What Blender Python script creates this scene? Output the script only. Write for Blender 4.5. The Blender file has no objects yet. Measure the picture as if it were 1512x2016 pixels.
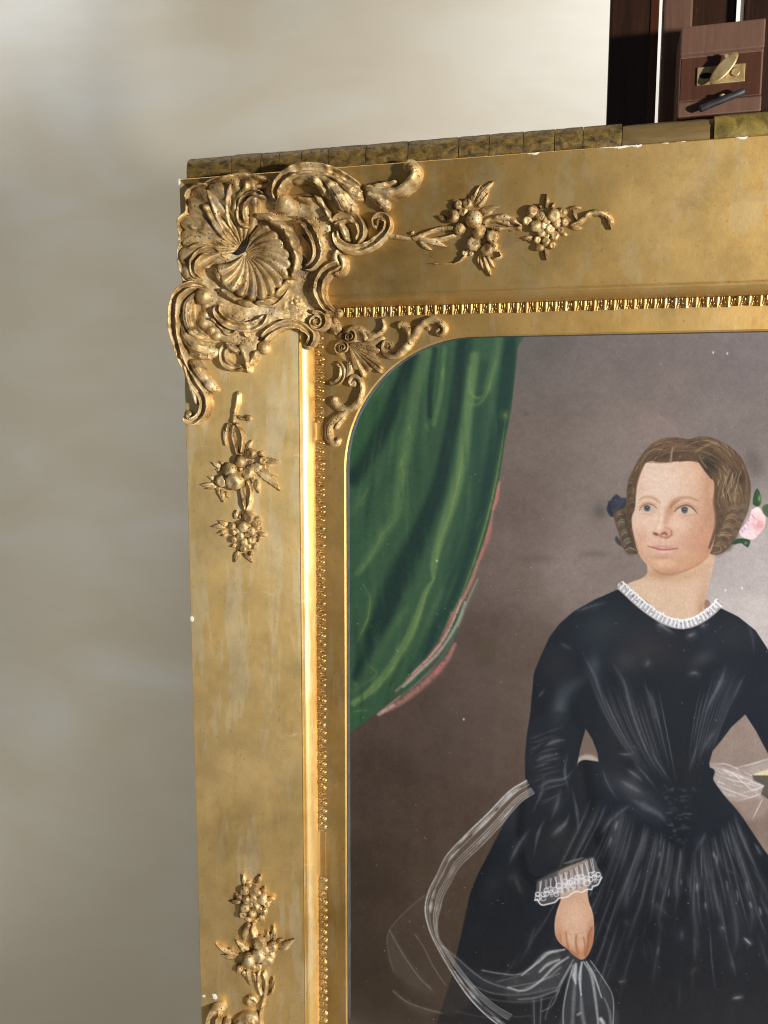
import bpy, bmesh, math, random
import numpy as np
from mathutils import Vector, Matrix

# ------------------------------------------------------------------ camera, world, lights, exposure
scene = bpy.context.scene
col = scene.collection
HT = 2.00                                  # height of the frame's top edge above the floor (m)
FPX = 1617.9                               # focal length in photograph pixels (2016 px high)
CAM = np.array([0.5111, 0.2812, 0.95])     # camera in frame coordinates (x right, y down, z to the viewer)
ANG = (0.1225, 0.2572, 0.0030)

def W(p):                                  # frame coordinates -> world
    p = np.asarray(p, float)
    return np.stack([p[..., 0], -p[..., 2], HT - p[..., 1]], -1)

def rot(a, b, c):
    ca, sa, cb, sb, cc, sc = math.cos(a), math.sin(a), math.cos(b), math.sin(b), math.cos(c), math.sin(c)
    Rx = np.array([[1, 0, 0], [0, ca, -sa], [0, sa, ca]])
    Ry = np.array([[cb, 0, sb], [0, 1, 0], [-sb, 0, cb]])
    Rz = np.array([[cc, -sc, 0], [sc, cc, 0], [0, 0, 1]])
    return Rz @ Rx @ Ry
RC = rot(*ANG)

cam_d = bpy.data.cameras.new('camera')
cam = bpy.data.objects.new('camera', cam_d); col.objects.link(cam)
right = Vector((RC[0][0], RC[0][2], -RC[0][1]))
up = -Vector((RC[1][0], RC[1][2], -RC[1][1]))
back = -Vector((RC[2][0], RC[2][2], -RC[2][1]))
m = Matrix((right, up, back)).transposed().to_4x4()
m.translation = Vector(W(CAM))
cam.matrix_world = m
cam_d.sensor_fit = 'VERTICAL'; cam_d.sensor_height = 36.0
cam_d.lens = 36.0 * FPX / 2016.0
cam_d.clip_start = 0.02; cam_d.clip_end = 60.0
scene.camera = cam
scene.render.resolution_x = 768; scene.render.resolution_y = 1024

world = bpy.data.worlds.new('World'); scene.world = world
world.use_nodes = True
bg = world.node_tree.nodes['Background']
bg.inputs[0].default_value = (0.78, 0.80, 0.86, 1); bg.inputs[1].default_value = 0.07

def lamp(name, kind, pos, aim, power, size=0.3, colour=(1, 1, 1), **kw):
    d = bpy.data.lights.new(name, kind); d.energy = power; d.color = colour
    if kind == 'AREA':
        d.shape = kw.get('shape', 'DISK'); d.size = size
        if 'size_y' in kw: d.size_y = kw['size_y']
    else:
        d.shadow_soft_size = size
        if kind == 'SPOT':
            d.spot_size = math.radians(kw.get('cone', 40)); d.spot_blend = kw.get('blend', 1.0)
    o = bpy.data.objects.new(name, d); col.objects.link(o)
    p, a = Vector(W(pos)), Vector(W(aim))
    o.location = p
    o.rotation_euler = (a - p).to_track_quat('-Z', 'Y').to_euler()
    return o
# studio lamps, plus an added fill panel and side washer (frame coordinates)
lamp('key_lamp', 'AREA', (2.35, 0.42, 1.35), (0.45, 0.45, 0), 95, 0.15, (1.0, 0.955, 0.885))
lamp('fill_panel', 'AREA', (0.70, 0.80, 2.1), (0.70, 0.80, 0), 2.3, 1.6, (0.88, 0.94, 1.0), shape='RECTANGLE', size_y=2.0)  # added soft fill panel, unseen, for the gilding to reflect
lamp('wall_washer', 'AREA', (-0.3, -1.45, -0.20), (-0.5, 0.5, -1.9), 19, 2.4, (1.0, 0.91, 0.72), shape='RECTANGLE', size_y=0.3)
lamp('wall_washer', 'AREA', (-2.0, 0.55, -0.70), (-1.0, 0.45, -1.9), 11.5, 0.3, (0.98, 0.97, 0.90), shape='RECTANGLE', size_y=2.8)  # added unseen lamp, fills the frame's shadow on the lower-left wall
lamp('wall_spot', 'SPOT', (1.35, -1.70, -0.85), (0.70, -1.02, -1.9), 150, 0.3, (0.86, 0.91, 1.0), cone=62)
lamp('wall_spot', 'SPOT', (-1.75, -1.75, -0.85), (-1.62, -1.32, -1.9), 62, 0.3, (0.86, 0.91, 1.0), cone=58)

vs = scene.view_settings
vs.view_transform = 'Standard'; vs.look = 'None'; vs.exposure = 0.0; vs.gamma = 1.0
vs.use_curve_mapping = False
scene.cycles.max_bounces = 8; scene.cycles.use_denoising = True
scene.cycles.denoising_input_passes = 'RGB_ALBEDO_NORMAL'
scene.cycles.pixel_filter_type = 'BLACKMAN_HARRIS'; scene.cycles.filter_width = 1.05
scene.cycles.sample_clamp_indirect = 6.0

# ------------------------------------------------------------------ frame profile and picture -> surface
PROF = [(-0.03, 0.0), (0.0, 0.0), (0.138, -0.0404), (0.1392, -0.0404), (0.1394, -0.0430)] + \
       [(0.1394 + 0.0131 * math.sin(a_ * math.pi / 24), -0.0425 - 0.0250 * (1 - math.cos(a_ * math.pi / 24))) for a_ in range(1, 13)] + \
       [(0.1612, -0.0677), (0.1625, -0.0690), (0.1860, -0.0712), (0.1879, -0.0717)]
PT = np.array([p[0] for p in PROF]); PZ = np.array([p[1] for p in PROF])
SLOPE = 0.0404 / 0.138
def base_orn(t):                            # what the corner piece is bedded on: frieze, then a filled cove
    return np.where(t < 0, 0.0, np.where(t < 0.138, -SLOPE * t, -0.0404 - (t - 0.138) * 0.5))
Z_SLIP = -0.0702
Z_GLASS = -0.0745
Z_PAINT = -0.0890

def ray(px, py):
    px = np.asarray(px, float); py = np.asarray(py, float)
    v = np.stack([(px - 756) / FPX, (py - 1008) / FPX, np.ones_like(px)], -1) @ RC
    return v * np.array([1, 1, -1])
def at_plane(px, py, z):
    d = ray(px, py)
    t = (z - CAM[2]) / d[..., 2]
    return CAM + d * np.asarray(t)[..., None]
def at_orn(px, py, h=0.0):                  # a point h above the bedded surface
    d = ray(px, py); z = np.full(d.shape[:-1], -0.02)
    for _ in range(30):
        t = (z - CAM[2]) / d[..., 2]
        p = CAM + d * t[..., None]
        z = 0.5 * z + 0.5 * (base_orn(np.minimum(p[..., 0], p[..., 1])) + h)
    t = (z - CAM[2]) / d[..., 2]
    return CAM + d * t[..., None]
def at_slip(px, py, h=0.0):
    return at_plane(px, py, Z_SLIP + np.asarray(h))

def vnoise(x, y, seed=0):
    x = np.asarray(x, float); y = np.asarray(y, float)
    xi = np.floor(x).astype(np.int64); yi = np.floor(y).astype(np.int64)
    fx = x - xi; fy = y - yi
    fx = fx * fx * (3 - 2 * fx); fy = fy * fy * (3 - 2 * fy)
    def hsh(a, b):
        n = (a * 374761393 + b * 668265263 + seed * 974711) & 0x7fffffff
        n = ((n ^ (n >> 13)) * 1274126177) & 0x7fffffff
        return ((n ^ (n >> 16)) & 0xffff) / 65535.0
    a, b, c, d = hsh(xi, yi), hsh(xi + 1, yi), hsh(xi, yi + 1), hsh(xi + 1, yi + 1)
    return (a + (b - a) * fx) * (1 - fy) + (c + (d - c) * fx) * fy
def fbm(x, y, seed=0, octs=4):
    r = 0; a = 0.5
    for k in range(octs):
        r = r + a * vnoise(x * 2 ** k, y * 2 ** k, seed + k * 17); a *= 0.5
    return r / (1 - 0.5 ** octs)

def spline(pts, step=3.0, closed=False):
    P = np.array(pts, float)
    n = len(P)
    if n == 2 and not closed:
        k = max(3, int(np.linalg.norm(P[1] - P[0]) / step))
        u = np.linspace(0, 1, k)
        return P[0] + (P[1] - P[0]) * u[:, None], u
    out = []; us = []
    segs = n if closed else n - 1
    for i in range(segs):
        if closed:
            p0, p1, p2, p3 = P[(i - 1) % n], P[i], P[(i + 1) % n], P[(i + 2) % n]
        else:
            p1, p2 = P[i], P[i + 1]
            p0 = P[i - 1] if i else 2 * p1 - p2
            p3 = P[i + 2] if i + 2 < n else 2 * p2 - p1
        k = max(2, int(np.linalg.norm(p2 - p1) / step))
        t = np.arange(k)[:, None] / k
        out.append(0.5 * (2 * p1 + (p2 - p0) * t + (2 * p0 - 5 * p1 + 4 * p2 - p3) * t ** 2 + (3 * p1 - p0 - 3 * p2 + p3) * t ** 3))
        us.append((i + t[:, 0]) / segs)
    if not closed:
        out.append(P[-1:]); us.append(np.array([1.0]))
    return np.concatenate(out), np.concatenate(us)

# ------------------------------------------------------------------ objects
def tag(o, label=None, cat=None, group=None, kind=None):
    if label: o['label'] = label
    if cat: o['category'] = cat
    if group: o['group'] = group
    if kind: o['kind'] = kind
    return o
ORIG = {}
def thing(name, pos, label, cat):
    o = bpy.data.objects.new(name, None); col.objects.link(o)
    o.empty_display_size = 0.1
    o.location = pos; ORIG[o.name] = np.array(pos, float)
    return tag(o, label, cat)
def origin_of(o):
    return ORIG.get(o.name, np.zeros(3)) if o is not None else np.zeros(3)
def mesh_obj(name, verts, faces, mat, parent=None, smooth=True, world_coords=False):
    v = np.asarray(verts, float)
    if not world_coords: v = W(v)
    v = v - origin_of(parent)
    me = bpy.data.meshes.new(name)
    me.from_pydata(v.tolist(), [], [list(map(int, f)) for f in faces])
    if smooth: me.polygons.foreach_set('use_smooth', [True] * len(me.polygons))
    me.materials.append(mat); me.update()
    o = bpy.data.objects.new(name, me); col.objects.link(o)
    if parent is not None:
        o.parent = parent; ORIG[o.name] = origin_of(parent)
    return o
def fix_normals(o):
    bm = bmesh.new(); bm.from_mesh(o.data)
    bmesh.ops.recalc_face_normals(bm, faces=bm.faces); bm.to_mesh(o.data); bm.free()
    return o
def box_obj(name, lo, hi, mat, parent=None, bevel=0.0, seg=2):        # lo, hi in frame coordinates
    a, b = W(lo), W(hi); mn, mx = np.minimum(a, b), np.maximum(a, b)
    bm = bmesh.new(); bmesh.ops.create_cube(bm, size=1)
    for v in bm.verts:
        v.co = Vector((mn + mx) / 2 + np.array(v.co) * (mx - mn) - origin_of(parent))
    if bevel: bmesh.ops.bevel(bm, geom=bm.edges[:], offset=bevel, segments=seg, profile=0.6, affect='EDGES')
    me = bpy.data.meshes.new(name); bm.to_mesh(me); bm.free()
    me.materials.append(mat)
    o = bpy.data.objects.new(name, me); col.objects.link(o)
    if parent is not None:
        o.parent = parent; ORIG[o.name] = origin_of(parent)
    return o

# ------------------------------------------------------------------ materials
def nodes(name):
    mt = bpy.data.materials.new(name); mt.use_nodes = True
    nt = mt.node_tree; return mt, nt, nt.nodes, nt.links, nt.nodes['Principled BSDF']
def ramp(N, L, src, stops):
    r = N.new('ShaderNodeValToRGB')
    while len(r.color_ramp.elements) < len(stops): r.color_ramp.elements.new(0.5)
    for e, (p, c) in zip(r.color_ramp.elements, stops):
        e.position = p; e.color = (*c, 1) if len(c) == 3 else c
    L.new(src, r.inputs[0]); return r.outputs[0]
def noise(N, L, vec, scale, detail=4, rough=0.55, dist=0.0):
    n = N.new('ShaderNodeTexNoise'); n.inputs['Scale'].default_value = scale
    n.inputs['Detail'].default_value = detail; n.inputs['Roughness'].default_value = rough
    n.inputs['Distortion'].default_value = dist
    if vec is not None: L.new(vec, n.inputs['Vector'])
    return n.outputs['Fac']
def coords(N, L, scale=(1, 1, 1)):
    t = N.new('ShaderNodeNewGeometry'); mp = N.new('ShaderNodeMapping')
    mp.inputs['Scale'].default_value = scale; L.new(t.outputs['Position'], mp.inputs[0]); return mp.outputs[0]
def mix(N, L, fac, a, b, mode='MIX'):
    x = N.new('ShaderNodeMix'); x.data_type = 'RGBA'; x.blend_type = mode
    for s, v in ((x.inputs[0], fac), (x.inputs[6], a), (x.inputs[7], b)):
        if isinstance(v, (int, float)): s.default_value = v
        elif isinstance(v, tuple): s.default_value = (*v, 1)
        else: L.new(v, s)
    return x.outputs[2]
def bump(N, L, h, strength, dist, b, prev=None):
    x = N.new('ShaderNodeBump'); x.inputs['Strength'].default_value = strength; x.inputs['Distance'].default_value = dist
    L.new(h, x.inputs['Height'])
    if prev is not None: L.new(prev, x.inputs['Normal'])
    if b is not None: L.new(x.outputs[0], b.inputs['Normal'])
    return x.outputs[0]

def mat_gold_flat(name, axis, tone=(1.0, 1.0, 1.0)):              # burnished, rubbed leaf on the flats; axis = streak direction
    mt, nt, N, L, b = nodes(name)
    sc = (9, 9, 1.2) if axis == 'v' else (7, 7, 1.4)
    big = noise(N, L, coords(N, L), 4.5, 5, 0.6, 0.4)
    streak = noise(N, L, coords(N, L, sc), 5, 6, 0.65, 0.2)
    fine = noise(N, L, coords(N, L), 260, 3, 0.6)
    c = ramp(N, L, big, [(0.30, (0.72, 0.50, 0.19)), (0.5, (0.84, 0.61, 0.265)), (0.68, (0.90, 0.69, 0.34))])
    wear = ramp(N, L, streak, [(0.52, (0, 0, 0)), (0.58, (1, 1, 1))])
    c = mix(N, L, mix(N, L, 0.5, (0, 0, 0), wear), c, (0.88, 0.76, 0.50))
    rub = ramp(N, L, noise(N, L, coords(N, L, (2.2, 1, 1) if axis == 'v' else (1, 1, 1.6)), 13, 9, 0.78, 0.12), [(0.50, (0, 0, 0)), (0.68, (1, 1, 1))])
    worn = ramp(N, L, noise(N, L, coords(N, L, (1.8, 1, 0.8)), 24, 9, 0.8, 0.1), [(0.56, (0, 0, 0)), (0.70, (1, 1, 1))])
    c = mix(N, L, mix(N, L, 0.38, (0, 0, 0), worn), c, (0.88, 0.75, 0.48))
    c = mix(N, L, mix(N, L, 0.36, (0, 0, 0), rub), c, (0.42, 0.26, 0.085))
    sx = N.new('ShaderNodeSeparateXYZ'); L.new(coords(N, L), sx.inputs[0])
    def mth(op, a, b):
        q = N.new('ShaderNodeMath'); q.operation = op
        for s, v in ((q.inputs[0], a), (q.inputs[1], b)):
            if isinstance(v, (int, float)): s.default_value = v
            else: L.new(v, s)
        return q.outputs[0]
    wob = mth('MULTIPLY', noise(N, L, coords(N, L), 9, 5), 0.34)
    lap = mth('LESS_THAN', mth('FRACT', mth('ADD', mth('MULTIPLY', sx.outputs['Z' if axis == 'v' else 'X'], 5.3), wob), 0.0), 0.010)
    lapm = mth('MULTIPLY', lap, ramp(N, L, noise(N, L, coords(N, L), 40, 4), [(0.46, (0, 0, 0)), (0.62, (0.45,) * 3)]))
    c = mix(N, L, lapm, c, (0.92, 0.80, 0.54))
    dirt = ramp(N, L, fine, [(0.64, (0, 0, 0)), (0.72, (1, 1, 1))])
    c = mix(N, L, mix(N, L, 0.32, (0, 0, 0), dirt), c, (0.16, 0.09, 0.04))
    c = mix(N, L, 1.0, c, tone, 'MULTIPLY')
    L.new(c, b.inputs['Base Color'])
    b.inputs['Metallic'].default_value = 0.90
    r = ramp(N, L, noise(N, L, coords(N, L), 14, 6, 0.65), [(0.3, (0.42,) * 3), (0.7, (0.58,) * 3)])
    L.new(r, b.inputs['Roughness'])
    n1 = bump(N, L, noise(N, L, coords(N, L), 90, 5, 0.6), 0.10, 0.002, None)
    bump(N, L, noise(N, L, coords(N, L), 600, 2), 0.06, 0.0006, b, n1)
    return mt
def mat_gold_ornament(name, dust):
    mt, nt, N, L, b = nodes(name)
    big = noise(N, L, coords(N, L), 34, 8, 0.68, 0.2)
    c = ramp(N, L, big, [(0.36, (0.21, 0.12, 0.045)), (0.46, (0.47, 0.315, 0.13)), (0.54, (0.65, 0.47, 0.22)), (0.64, (0.84, 0.68, 0.42))])
    grime = ramp(N, L, noise(N, L, coords(N, L), 55, 8, 0.75, 0.3), [(0.52, (0, 0, 0)), (0.62, (1, 1, 1))])
    c = mix(N, L, mix(N, L, dust, (0, 0, 0), grime), c, (0.17, 0.135, 0.12))
    pale = ramp(N, L, noise(N, L, coords(N, L), 150, 6, 0.75), [(0.58, (0, 0, 0)), (0.68, (1, 1, 1))])
    c = mix(N, L, mix(N, L, dust * .9, (0, 0, 0), pale), c, (0.74, 0.66, 0.54))
    v = N.new('ShaderNodeTexVoronoi'); v.inputs['Scale'].default_value = 230
    L.new(coords(N, L), v.inputs['Vector'])
    gate = ramp(N, L, noise(N, L, coords(N, L), 60, 4), [(0.48, (0, 0, 0)), (0.56, (1, 1, 1))])
    pit = ramp(N, L, v.outputs['Distance'], [(0.18, (1, 1, 1)), (0.30, (0, 0, 0))])
    pit = mix(N, L, 1.0, pit, gate, 'MULTIPLY')
    c = mix(N, L, mix(N, L, 0.85, (0, 0, 0), pit), c, (0.075, 0.045, 0.025))
    L.new(c, b.inputs['Base Color'])
    mtl = ramp(N, L, grime, [(0.0, (0.50,) * 3), (1.0, (0.12,) * 3)]); L.new(mtl, b.inputs['Metallic'])
    r = ramp(N, L, noise(N, L, coords(N, L), 120, 5, 0.7), [(0.35, (0.36,) * 3), (0.65, (0.64,) * 3)]); L.new(r, b.inputs['Roughness'])
    n1 = bump(N, L, noise(N, L, coords(N, L), 130, 7, 0.7), 0.45, 0.003, None)
    iv = N.new('ShaderNodeInvert'); L.new(pit, iv.inputs['Color'])
    bump(N, L, iv.outputs[0], 0.6, 0.0014, b, n1)
    return mt
def mat_simple(name, c0, c1, rough, scale=20, metal=0.0, stretch=(1, 1, 1), bmp=0.1, spec=0.5):
    mt, nt, N, L, b = nodes(name)
    n = noise(N, L, coords(N, L, stretch), scale, 6, 0.65, 0.5)
    L.new(ramp(N, L, n, [(0.35, c0), (0.65, c1)]), b.inputs['Base Color'])
    b.inputs['Roughness'].default_value = rough; b.inputs['Metallic'].default_value = metal
    b.inputs['Specular IOR Level'].default_value = spec
    if bmp: bump(N, L, n, bmp, 0.003, b)
    return mt
def mat_wood(name, dark, mid, rough=0.4):
    mt, nt, N, L, b = nodes(name)
    g = noise(N, L, coords(N, L, (14, 14, 1.1)), 5, 8, 0.7, 0.8)
    c = ramp(N, L, g, [(0.3, dark), (0.7, mid)])
    speck = ramp(N, L, noise(N, L, coords(N, L), 220, 2), [(0.70, (0, 0, 0)), (0.78, (1, 1, 1))])
    c = mix(N, L, mix(N, L, 0.35, (0, 0, 0), speck), c, (0.22, 0.13, 0.08))
    L.new(c, b.inputs['Base Color']); b.inputs['Roughness'].default_value = rough
    bump(N, L, g, 0.15, 0.002, b); return mt

M = {}
M['frieze_v'] = mat_gold_flat('gilding_upright', 'v')
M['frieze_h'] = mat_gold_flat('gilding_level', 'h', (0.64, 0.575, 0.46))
M['orn'] = mat_gold_ornament('gilded_plaster_dusty', 0.55)
M['spray'] = mat_gold_ornament('gilded_plaster', 0.35)
M['gesso'] = mat_simple('bare_gesso', (0.72, 0.69, 0.63), (0.82, 0.80, 0.76), 0.9, 90)
M['side'] = mat_simple('frame_side', (0.20, 0.10, 0.035), (0.34, 0.19, 0.06), 0.7, 40)
M['paper'] = mat_simple('varnished_paper', (0.045, 0.030, 0.012), (0.26, 0.165, 0.040), 0.45, 95, stretch=(1, 1, 1.6), bmp=0.6)
M['paper_plain'] = mat_simple('brown_lath', (0.10, 0.065, 0.022), (0.20, 0.13, 0.045), 0.5, 30, stretch=(.4, 1, 2))
M['paper_yellow'] = mat_simple('yellow_paper', (0.11, 0.08, 0.02), (0.36, 0.255, 0.05), 0.45, 48, bmp=0.6)
M['spacer'] = mat_simple('grey_spacer', (0.10, 0.11, 0.12), (0.16, 0.17, 0.18), 0.5, 60)
M['mahog'] = mat_wood('dark_easel_wood', (0.010, 0.005, 0.003), (0.045, 0.018, 0.008), 0.35)
M['mahog_red'] = mat_wood('red_easel_edge', (0.035, 0.010, 0.004), (0.11, 0.03, 0.010), 0.35)
M['block_dark'] = mat_wood('block_recess_wood', (0.040, 0.015, 0.008), (0.095, 0.036, 0.020), 0.35)
M['block'] = mat_wood('block_wood', (0.085, 0.042, 0.026), (0.17, 0.088, 0.058), 0.5)
M['brass'] = mat_simple('brass', (0.36, 0.25, 0.10), (0.58, 0.45, 0.24), 0.5, 60, metal=0.55)
M['iron'] = mat_simple('dark_iron', (0.028, 0.028, 0.034), (0.06, 0.058, 0.065), 0.5, 80, metal=0.3)
M['hole'] = mat_simple('hole_shade', (0.006, 0.005, 0.005), (0.012, 0.01, 0.01), 0.9, 50)  # near-black standing in for the shade inside holes and the shell mouth

# ------------------------------------------------------------------ setting: wall and floor
def mat_wall():
    mt, nt, N, L, b = nodes('painted_backdrop')
    big = noise(N, L, coords(N, L, (0.8, 1, 1.7)), 2.2, 3, 0.5, 0.6)
    c = ramp(N, L, big, [(0.3, (0.52, 0.475, 0.395)), (0.55, (0.55, 0.52, 0.455)), (0.75, (0.57, 0.56, 0.53))])
    L.new(c, b.inputs['Base Color']); b.inputs['Roughness'].default_value = 0.55
    b.inputs['Specular IOR Level'].default_value = 0.3
    bump(N, L, noise(N, L, coords(N, L, (0.7, 1, 2.2)), 3.5, 2), 0.35, 0.03, b)
    return mt
M['wall'] = mat_wall()
M['floor'] = mat_simple('floor_boards', (0.10, 0.065, 0.04), (0.16, 0.11, 0.07), 0.5, 6, stretch=(1, 8, 1))
Y_WALL = 1.90
def backdrop():                              # seamless paper: wall, sweep, floor
    sec = [(Y_WALL, 3.9), (Y_WALL, 3.0), (Y_WALL, 2.0), (Y_WALL, 1.0)]
    sec += [(Y_WALL - 0.9 * (1 - math.cos(a)), 0.9 - 0.9 * math.sin(a)) for a in np.linspace(0.05, math.pi / 2, 14)] + [(0.2, 0.0), (-0.8, 0.0)]
    n = 10; v = []; f = []
    for y_, z_ in sec:
        for k in range(n + 1): v.append((-4 + 8.0 * k / n, y_, z_))
    for i in range(len(sec) - 1):
        for k in range(n): a = i * (n + 1) + k; f.append((a, a + 1, a + n + 2, a + n + 1))
    o = fix_normals(mesh_obj('backdrop', v, f, M['wall'], None, True, True)); return tag(o, kind='structure')
backdrop()
fl = mesh_obj('floor', [(-5, -5, -0.004), (6, -5, -0.004), (6, 3, -0.004), (-5, 3, -0.004)], [(0, 1, 2, 3)], M['floor'], None, False, True)
tag(fl, kind='structure')

# ------------------------------------------------------------------ easel
FW, FH = 1.21, 1.50                       # the frame, outside
easel = thing('easel', (FW / 2, 0.16, 0), 'dark wooden studio easel standing behind the gilded frame', 'easel')
def upright(name, x0, x1, z0, z1, ytop, mat, bev=0.003):
    x0, x1 = [0.511 + (x_ - 0.511) * 1.0133 for x_ in (x0, x1)]; z0 -= 0.014; z1 -= 0.014
    return box_obj(name, (x0, ytop, z0), (x1, HT - 0.05, z1), mat, easel, bev)
u = upright('upright', 0.504, 0.558, -0.10, -0.135, -0.75, M['mahog'])
box_obj('edge_strip', (0.5497, -0.749, -0.1128), (0.5594, 1.0, -0.126), M['mahog_red'], u, 0.001)
upright('upright', 0.6495, 0.7035, -0.10, -0.135, -0.75, M['mahog'])
upright('mast', 0.5632, 0.5950, -0.094, -0.13, -0.75, M['block'])
upright('mast', 0.5955, 0.6437, -0.116, -0.14, -0.75, M['mahog'])
box_obj('ledge', (0.20, FH + 0.002, 0.02), (1.01, FH + 0.036, -0.13), M['mahog'], easel, 0.004)
box_obj('foot', (0.25, HT - 0.05, 0.25), (0.31, HT, -0.50), M['mahog'], easel, 0.005)
box_obj('foot', (0.90, HT - 0.05, 0.25), (0.96, HT, -0.50), M['mahog'], easel, 0.005)
box_obj('crossbar', (0.25, HT - 0.10, -0.115), (0.96, HT - 0.051, -0.148), M['mahog'], easel, 0.004)

# the sliding block with its brass plate, thumb screw and iron handle
def profile_x(name, prof, x0, x1, mat, parent, bev):
    n = len(prof)
    v = [(x0, y, z) for y, z in prof] + [(x1, y, z) for y, z in prof]
    f = [tuple(range(n - 1, -1, -1)), tuple(range(n, 2 * n))] + [(i, (i + 1) % n, n + (i + 1) % n, n + i) for i in range(n)]
    o = mesh_obj(name, v, f, mat, parent, False); fix_normals(o)
    bm = bmesh.new(); bm.from_mesh(o.data)
    bmesh.ops.bevel(bm, geom=bm.edges[:], offset=bev, segments=2, profile=0.6, affect='EDGES'); bm.to_mesh(o.data); bm.free()
    return o
ZB = -0.040
blk = profile_x('clamp_block', [(-0.129, ZB), (-0.1005, ZB), (-0.0985, ZB - 0.0035), (-0.0535, ZB - 0.0035), (-0.0515, ZB),
                                (-0.0365, ZB), (-0.0365, -0.107), (-0.129, -0.107)], 0.5795, 0.6635, M['block'], easel, 0.0016)
ZR = ZB - 0.0035
box_obj('recess_panel', (0.5815, -0.0975, ZR + 0.0005), (0.6615, -0.0545, ZR - 0.002), M['block_dark'], blk, 0.0003)
ZR += 0.0005
def disc_pts(cx, cy, rx, ry, ang, n=28):
    a = np.linspace(0, 2 * math.pi, n, endpoint=False)
    x, y = rx * np.cos(a), ry * np.sin(a)
    return cx + x * math.cos(ang) - y * math.sin(ang), cy + x * math.sin(ang) + y * math.cos(ang)
def coin(name, cx, cy, rx, ry, ang, z0, z1, mat, parent, dome=0.0, tilt=0.0):
    x, y = disc_pts(cx, cy, rx, ry, ang); n = len(x)
    xi, yi = disc_pts(cx, cy, rx * .82, ry * .82, ang)
    tz = tilt * (x - cx)
    v = [(a, b, z0 + t) for a, b, t in zip(x, y, tz)] + [(a, b, z1 + t) for a, b, t in zip(x, y, tz)] + \
        [(a, b, z1 + dome + t * .8) for a, b, t in zip(xi, yi, tz)]
    f = [tuple(range(n)), tuple(range(2 * n, 3 * n))]
    for i in range(n):
        j = (i + 1) % n
        f += [(i, j, n + j, n + i), (n + i, n + j, 2 * n + j, 2 * n + i)]
    return fix_normals(mesh_obj(name, v, f, mat, parent, False))
def c6(x, y): return (1150 + x / 4.177, 0 + y / 4.177)
def fp(px, z): p = at_plane(px[0], px[1], z); return float(p[0]), float(p[1])
x0, y0 = fp(c6(930, 560), ZR); x1, y1 = fp(c6(1318, 672), ZR)
box_obj('brass_plate', (x0, y0, ZR + 0.0018), (x1, y1, ZR - 0.001), M['brass'], blk, 0.0008)
sx, sy = fp(c6(1000, 622), ZR + .002)
coin('slot', sx, sy, 0.0062, 0.0030, 0, ZR + .0012, ZR + .0023, M['hole'], blk)  # flat black disc; shade of the slot put in as colour
sx, sy = fp(c6(1245, 590), ZR + .003)
coin('screw_head', sx, sy, 0.0046, 0.0046, 0, ZR + .001, ZR + .0034, M['brass'], blk, 0.0006)
sx, sy = fp(c6(1150, 560), ZR + .012)
coin('thumb_screw', sx, sy, 0.0185, 0.0068, -0.83, ZR + .0105, ZR + .0125, M['brass'], blk, 0.0006, tilt=0.12)
sx, sy = fp(c6(1165, 600), ZR + .006)
coin('thumb_screw', sx, sy, 0.0032, 0.0032, 0, ZR + .001, ZR + .0106, M['brass'], blk)
sx, sy = fp(c6(1175, 470), ZR + .012)
coin('thumb_screw', sx, sy, 0.0024, 0.0036, -0.6, ZR + .009, ZR + .0125, M['brass'], blk, 0.0008)
def rod(name, a, b, r, mat, parent, n=14):
    a, b = np.array(a), np.array(b); d = (b - a); ln = np.linalg.norm(d); d /= ln
    s = np.cross(d, (0, 0, 1.)); s /= np.linalg.norm(s); t = np.cross(s, d)
    v = []; rings = [(0, .5), (.02, .86), (.05, 1), (.35, .93), (.5, 1.0), (.65, .93), (.95, 1), (.98, .86), (1, .5)]
    for u_, k in rings:
        for i in range(n):
            an = 2 * math.pi * i / n
            v.append(a + d * ln * u_ + r * k * (math.cos(an) * s + math.sin(an) * t))
    f = [tuple(range(n))] + [tuple((len(rings) - 1) * n + i for i in range(n))]
    for q in range(len(rings) - 1):
        for i in range(n):
            j = (i + 1) % n; f.append((q * n + i, q * n + j, (q + 1) * n + j, (q + 1) * n + i))
    return fix_normals(mesh_obj(name, v, f, mat, parent))
zr = ZR + .011
ha = fp(c6(945, 900), zr); hb = fp(c6(1325, 745), zr)
rod('handle', (*ha, zr), (*hb, zr), 0.0037, M['iron'], blk)
hc = fp(c6(1140, 790), zr)
rod('handle_bolt', (hc[0], hc[1], zr), (hc[0] - 0.0005, hc[1] - 0.004, ZR - .002), 0.0026, M['brass'], blk)
hx, hy = fp(c6(1125, 972), ZB)
coin('bolt_hole', hx, hy, 0.0036, 0.0028, 0, ZB - .001, ZB + .0006, M['hole'], blk)  # black disc drawn for the hole's shade, nothing is cut

# ------------------------------------------------------------------ the gilded frame
frame = thing('picture_frame', (FW / 2, 0.0, HT - FH), 'large gilded picture frame with carved shell corners and fruit sprays', 'picture frame')
ZBACK = -0.104
def rail(corners, mat):                    # corners: function (t) -> two frame xy points, mitred
    prof = [(0.03, ZBACK), (0.0015, ZBACK + .001), (0.0, -0.020), (0.0, -0.0015), (0.0012, -0.0002)] + PROF[2:18] + [(0.1612, ZBACK)]
    v = []
    for t, z in prof:
        a, b = corners(t)
        for k in range(9):
            u_ = k / 8; v.append((a[0] + (b[0] - a[0]) * u_, a[1] + (b[1] - a[1]) * u_, z))
    f = []
    for i in range(len(prof) - 1):
        for k in range(8):
            f.append((i * 9 + k, i * 9 + k + 1, (i + 1) * 9 + k + 1, (i + 1) * 9 + k))
    o = fix_normals(mesh_obj('rail', v, f, mat, frame, False)); return o
g = 0.00015
rail_l = rail(lambda t: ((t, t + g), (t, FH - t - g)), M['frieze_v'])
rail_t = rail(lambda t: ((t + g, t), (FW - t - g, t)), M['frieze_h'])
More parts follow.
